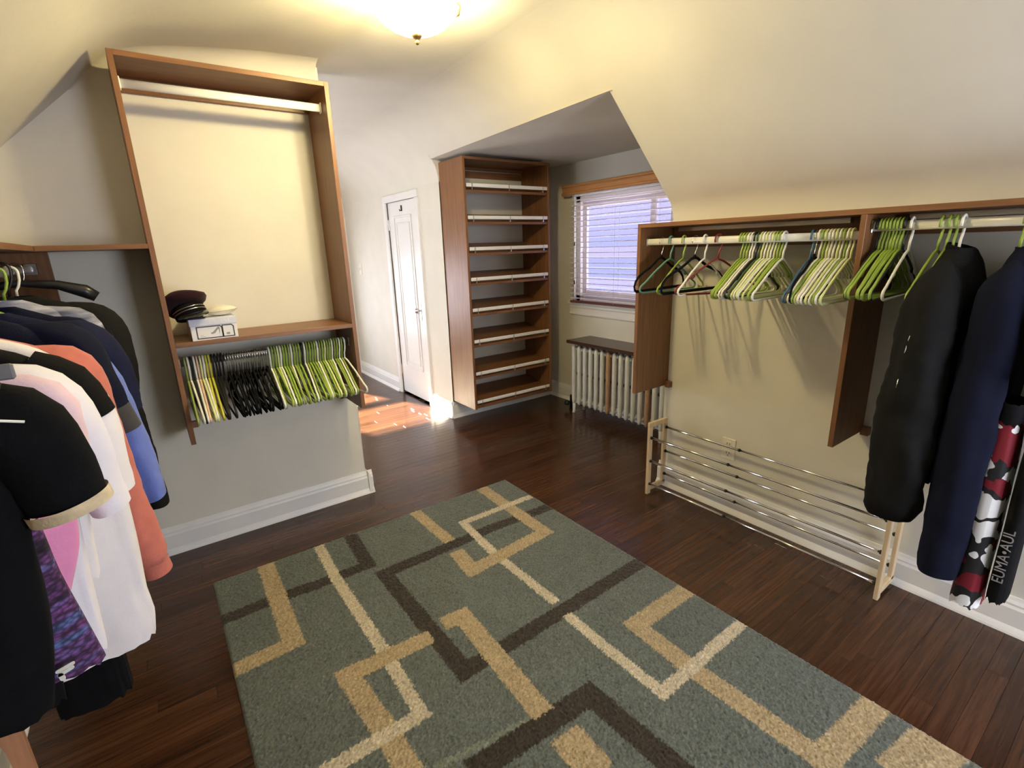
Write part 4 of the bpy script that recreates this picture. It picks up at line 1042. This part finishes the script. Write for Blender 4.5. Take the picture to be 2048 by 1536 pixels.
MB().loft(body_loft(1.955, .262, ZR, [(.55, .060, .06, .030), (.72, .062, .06, .034), (.95, .066, .06, .036), (1.16, .072, .06, .040)], 61, .006), cap=False).build('leg', PRINT, fl)
MB().loft(body_loft(1.955, .262, ZR, [(.50, .062, .062, .030), (.56, .063, .063, .032)], 61, .003), cap=False).build('waistband', C_BLACK, fl)
bk = thing('leggings', 'black leggings with white lettering down the leg at right edge', 'leggings', (RODX, .195, ZR))
MB().loft(body_loft(1.955, .195, ZR, [(.55, .06, .06, .020), (.80, .062, .06, .022), (1.11, .066, .06, .024)], 62, .003), cap=False).build('leg', C_BLACK, bk)
M_ = Matrix.Translation((1.883, .196, .555)) @ Matrix.Rotation(math.radians(-4), 4, 'Y') @ Matrix(((0, 0, -1, 0), (0, -1, 0, 0), (1, 0, 0, 0), (0, 0, 0, 1)))
M_ = Matrix.Translation((1.884, .196, .50)) @ Matrix(((0, 0, -1, 0), (0, -1, 0, 0), (-1, 0, 0, 0), (0, 0, 0, 1))) @ Matrix.Rotation(PI, 4, 'Z')
text_mesh('lettering', 'EUMA•AUL', .036, mat('grey_print', (0.30, 0.30, 0.33), 0.6), M_, bk)
garment('top', 'black top with studded hem band at the right edge', 'top', RODX, .17, ZR, C_BLACK,
        shoulder_prof(.16, .040, 0, [(.21, .18), (.40, .195), (.62, .20)]), [([(.12, .14, .04, .04), (.175, .20, .046, .045), (.205, .34, .046, .045), (.215, .44, .044, .044)], -1)], 33, amp=.008)
sb = [o for o in bpy.data.objects if o.get('label', '').startswith('black top with studded')][0]
MB().loft(body_loft(RODX, .17, ZR, [(.575, .203, .203, .044), (.64, .205, .205, .045)], 33, .003), cap=False).build('hem_band', C_CHAR, sb, label='studded grey band')
m = MB()
for k in range(26):
    th = PI+(k-13)*.09
    for dz in (.592, .622):
        u_ = .206*math.copysign(abs(math.cos(th))**.75, math.cos(th)); v_ = .047*math.copysign(abs(math.sin(th))**.75, math.sin(th))
        m.lathe([(.0001, .003), (.0025, .001), (.003, -.002)], (RODX+u_, .17+v_, ZR-dz), 6)
m.build('studs', STEEL, sb, kind='stuff')

# ------------------------------------------------------------------ box, caps on the hat shelf
bxo = thing('shoe_box', 'white shoe box with a black outlined label on the hat shelf', 'box', (.212, 2.62, 1.071))
X0, X1, Y0b, Y1b, Zb = .121, .302, 2.500, 2.76, 1.0715
BOXW = mat('white_card', (0.80, 0.80, 0.84), 0.6, var=0.02); LIDW = mat('pale_lilac_card', (0.68, 0.70, 0.84), 0.55, var=0.02)
INK = mat('black_ink', (0.012, 0.012, 0.012), 0.6); GREYINK = mat('grey_ink', (0.30, 0.30, 0.30), 0.6)
MB().box(X0+.003, X1-.003, Y0b+.003, Y1b-.003, Zb, Zb+.082, .001).build('carton', BOXW, bxo)
lid = MB().box(X0, X1, Y0b, Y1b, Zb+.062, Zb+.092, .0015).build('lid', LIDW, bxo, label='pale lilac lid')
text_mesh('lid_lettering', 'STEN SALE', .017, P_WHITE, Matrix.Translation((.235, Y0b-.0004, Zb+.078)) @ Matrix.Rotation(PI/2, 4, 'X'), lid)
yf = Y0b+.003
lab = MB()
def ring(m_, poly, w, y0, y1):
    n = len(poly); c = Vector((sum(p[0] for p in poly)/n, sum(p[1] for p in poly)/n))
    for i in range(n):
        a, b = Vector(poly[i]), Vector(poly[(i+1) % n]); d_ = (b-a).normalized(); nn = Vector((-d_.y, d_.x))*w/2
        a -= d_*w/2; b += d_*w/2
        m_.prism([tuple(a+nn), tuple(b+nn), tuple(b-nn), tuple(a-nn)], 'Y', y0, y1)
ring(lab, [(.145, Zb+.008), (.240, Zb+.008), (.240, Zb+.050), (.233, Zb+.057), (.145, Zb+.057)], .0035, yf-.0012, yf)
ring(lab, [(.2425, Zb+.008), (.285, Zb+.008), (.285, Zb+.050), (.278, Zb+.057), (.2425, Zb+.057)], .0035, yf-.0012, yf)
lab.build('label_outline', INK, bxo, label='black label outline')
sh = MB()
shoe = [(.196, .024), (.206, .024), (.213, .028), (.222, .040), (.228, .044), (.2285, .026), (.230, .026), (.232, .048), (.229, .055), (.222, .050), (.212, .040), (.204, .032), (.196, .029)]
sh.prism([(x, Zb+z) for x, z in shoe], 'Y', yf-.001, yf); sh.box(.255, .268, yf-.001, yf, Zb+.016, Zb+.024)
for z in (.014, .020): sh.box(.155, .175 if z < .016 else .168, yf-.0008, yf, Zb+z, Zb+z+.0012)
sh.build('label_print', GREYINK, bxo, label='grey high-heel shoe drawing')

# peaked cap leaning on the box
hat = thing('peaked_cap', 'dark burgundy peaked cap with shiny visor leaning on the shoe box', 'cap', (.135, 2.60, 1.19))
HC = Vector((.140, 2.572, 1.180)); HR = Matrix.Rotation(math.radians(-14), 4, 'Y') @ Matrix.Rotation(math.radians(-20), 4, 'X') @ Matrix.Rotation(math.radians(14), 4, 'Z')
def hp(p): return tuple(HC + (HR @ Vector(p)))
def hat_loft(prof, name, m_, par, sq=1.0, zfun=None):
    rings = []
    for r, rz_, z in prof:
        rings.append([hp((r*math.cos(a), rz_*math.sin(a), z+(zfun(a, r) if zfun else 0))) for a in [2*PI*k/40 for k in range(40)]])
    return MB().loft(rings).build(name, m_, par)
BURG = cloth('burgundy_black_cloth', (0.022, 0.006, 0.010), sheen=0.1); PATENT = mat('patent_black', (0.015, 0.015, 0.016), 0.12, spec=0.8)
hat_loft([(.062, .070, .028), (.078, .088, .036), (.088, .100, .052), (.086, .098, .066), (.066, .078, .078), (.030, .036, .083), (.002, .002, .084)], 'crown', BURG, hat, zfun=lambda a, r: .012*math.sin(a*2+.6)*r/.09 - .012*math.sin(a))
hat_loft([(.058, .066, -.012), (.061, .069, -.010), (.062, .070, .030), (.058, .066, .032)], 'band', C_BLACK, hat)
for z in (.004, .016):
    MB().tube([hp((.0635*math.cos(a), .0715*math.sin(a), z)) for a in [PI+PI*k/24 for k in range(25)]], .0020, 6).build('cord', STEEL, hat)
v0, v1 = [], []
for k in range(17):
    a = PI+PI*.12+PI*.76*k/16; s_ = math.sin((k/16)*PI)
    v0.append(((.060)*math.cos(a), .068*math.sin(a), -.010)); v1.append((.066*math.cos(a), .068*math.sin(a)-.040*s_, -.014-.030*s_))
rings = [[hp((q0[0]*(1-t)+q1[0]*t, q0[1]*(1-t)+q1[1]*t, q0[2]*(1-t)+q1[2]*t+.006*math.sin(PI*t))) for q0, q1 in zip(v0, v1)] for t in (0, .25, .5, .75, 1)]
under = [[(p[0], p[1], p[2]-.002) for p in r] for r in rings[::-1]]
m = MB(); full = [r+u_[::-1] for r, u_ in zip(rings, under[::-1])]; m.loft(full, cap=True); m.build('visor', PATENT, hat, label='shiny patent visor')

# folded white cap
wc = thing('folded_cap', 'white lens-shaped folded cap lying on the shoe box', 'cap', (.255, 2.60, Zb+.094))
m = MB(); rings = []
cz = Zb+.094+.021
for i in range(21):
    s_ = -1+2*i/20; hh = .021*(1-s_*s_)**.8+.0006; wd = .040*(1-s_*s_)**.7+.001
    rings.append([(.256+s_*.065, 2.575+wd*math.cos(a), cz+.004*s_+hh*math.copysign(abs(math.sin(a))**.8, math.sin(a))) for a in [2*PI*k/24 for k in range(24)]])
m.loft(rings); m.build('crown', cloth('cream_felt', (0.78, 0.74, 0.62), var=.04), wc)
m = MB(); m.tube([(.256+s_*.0655, 2.575-(.041*(1-s_*s_)**.7+.001), cz+.004*s_) for s_ in [-1+2*i/20 for i in range(21)]], .0016, 6); m.build('fold_seam', C_BEIGE, wc)
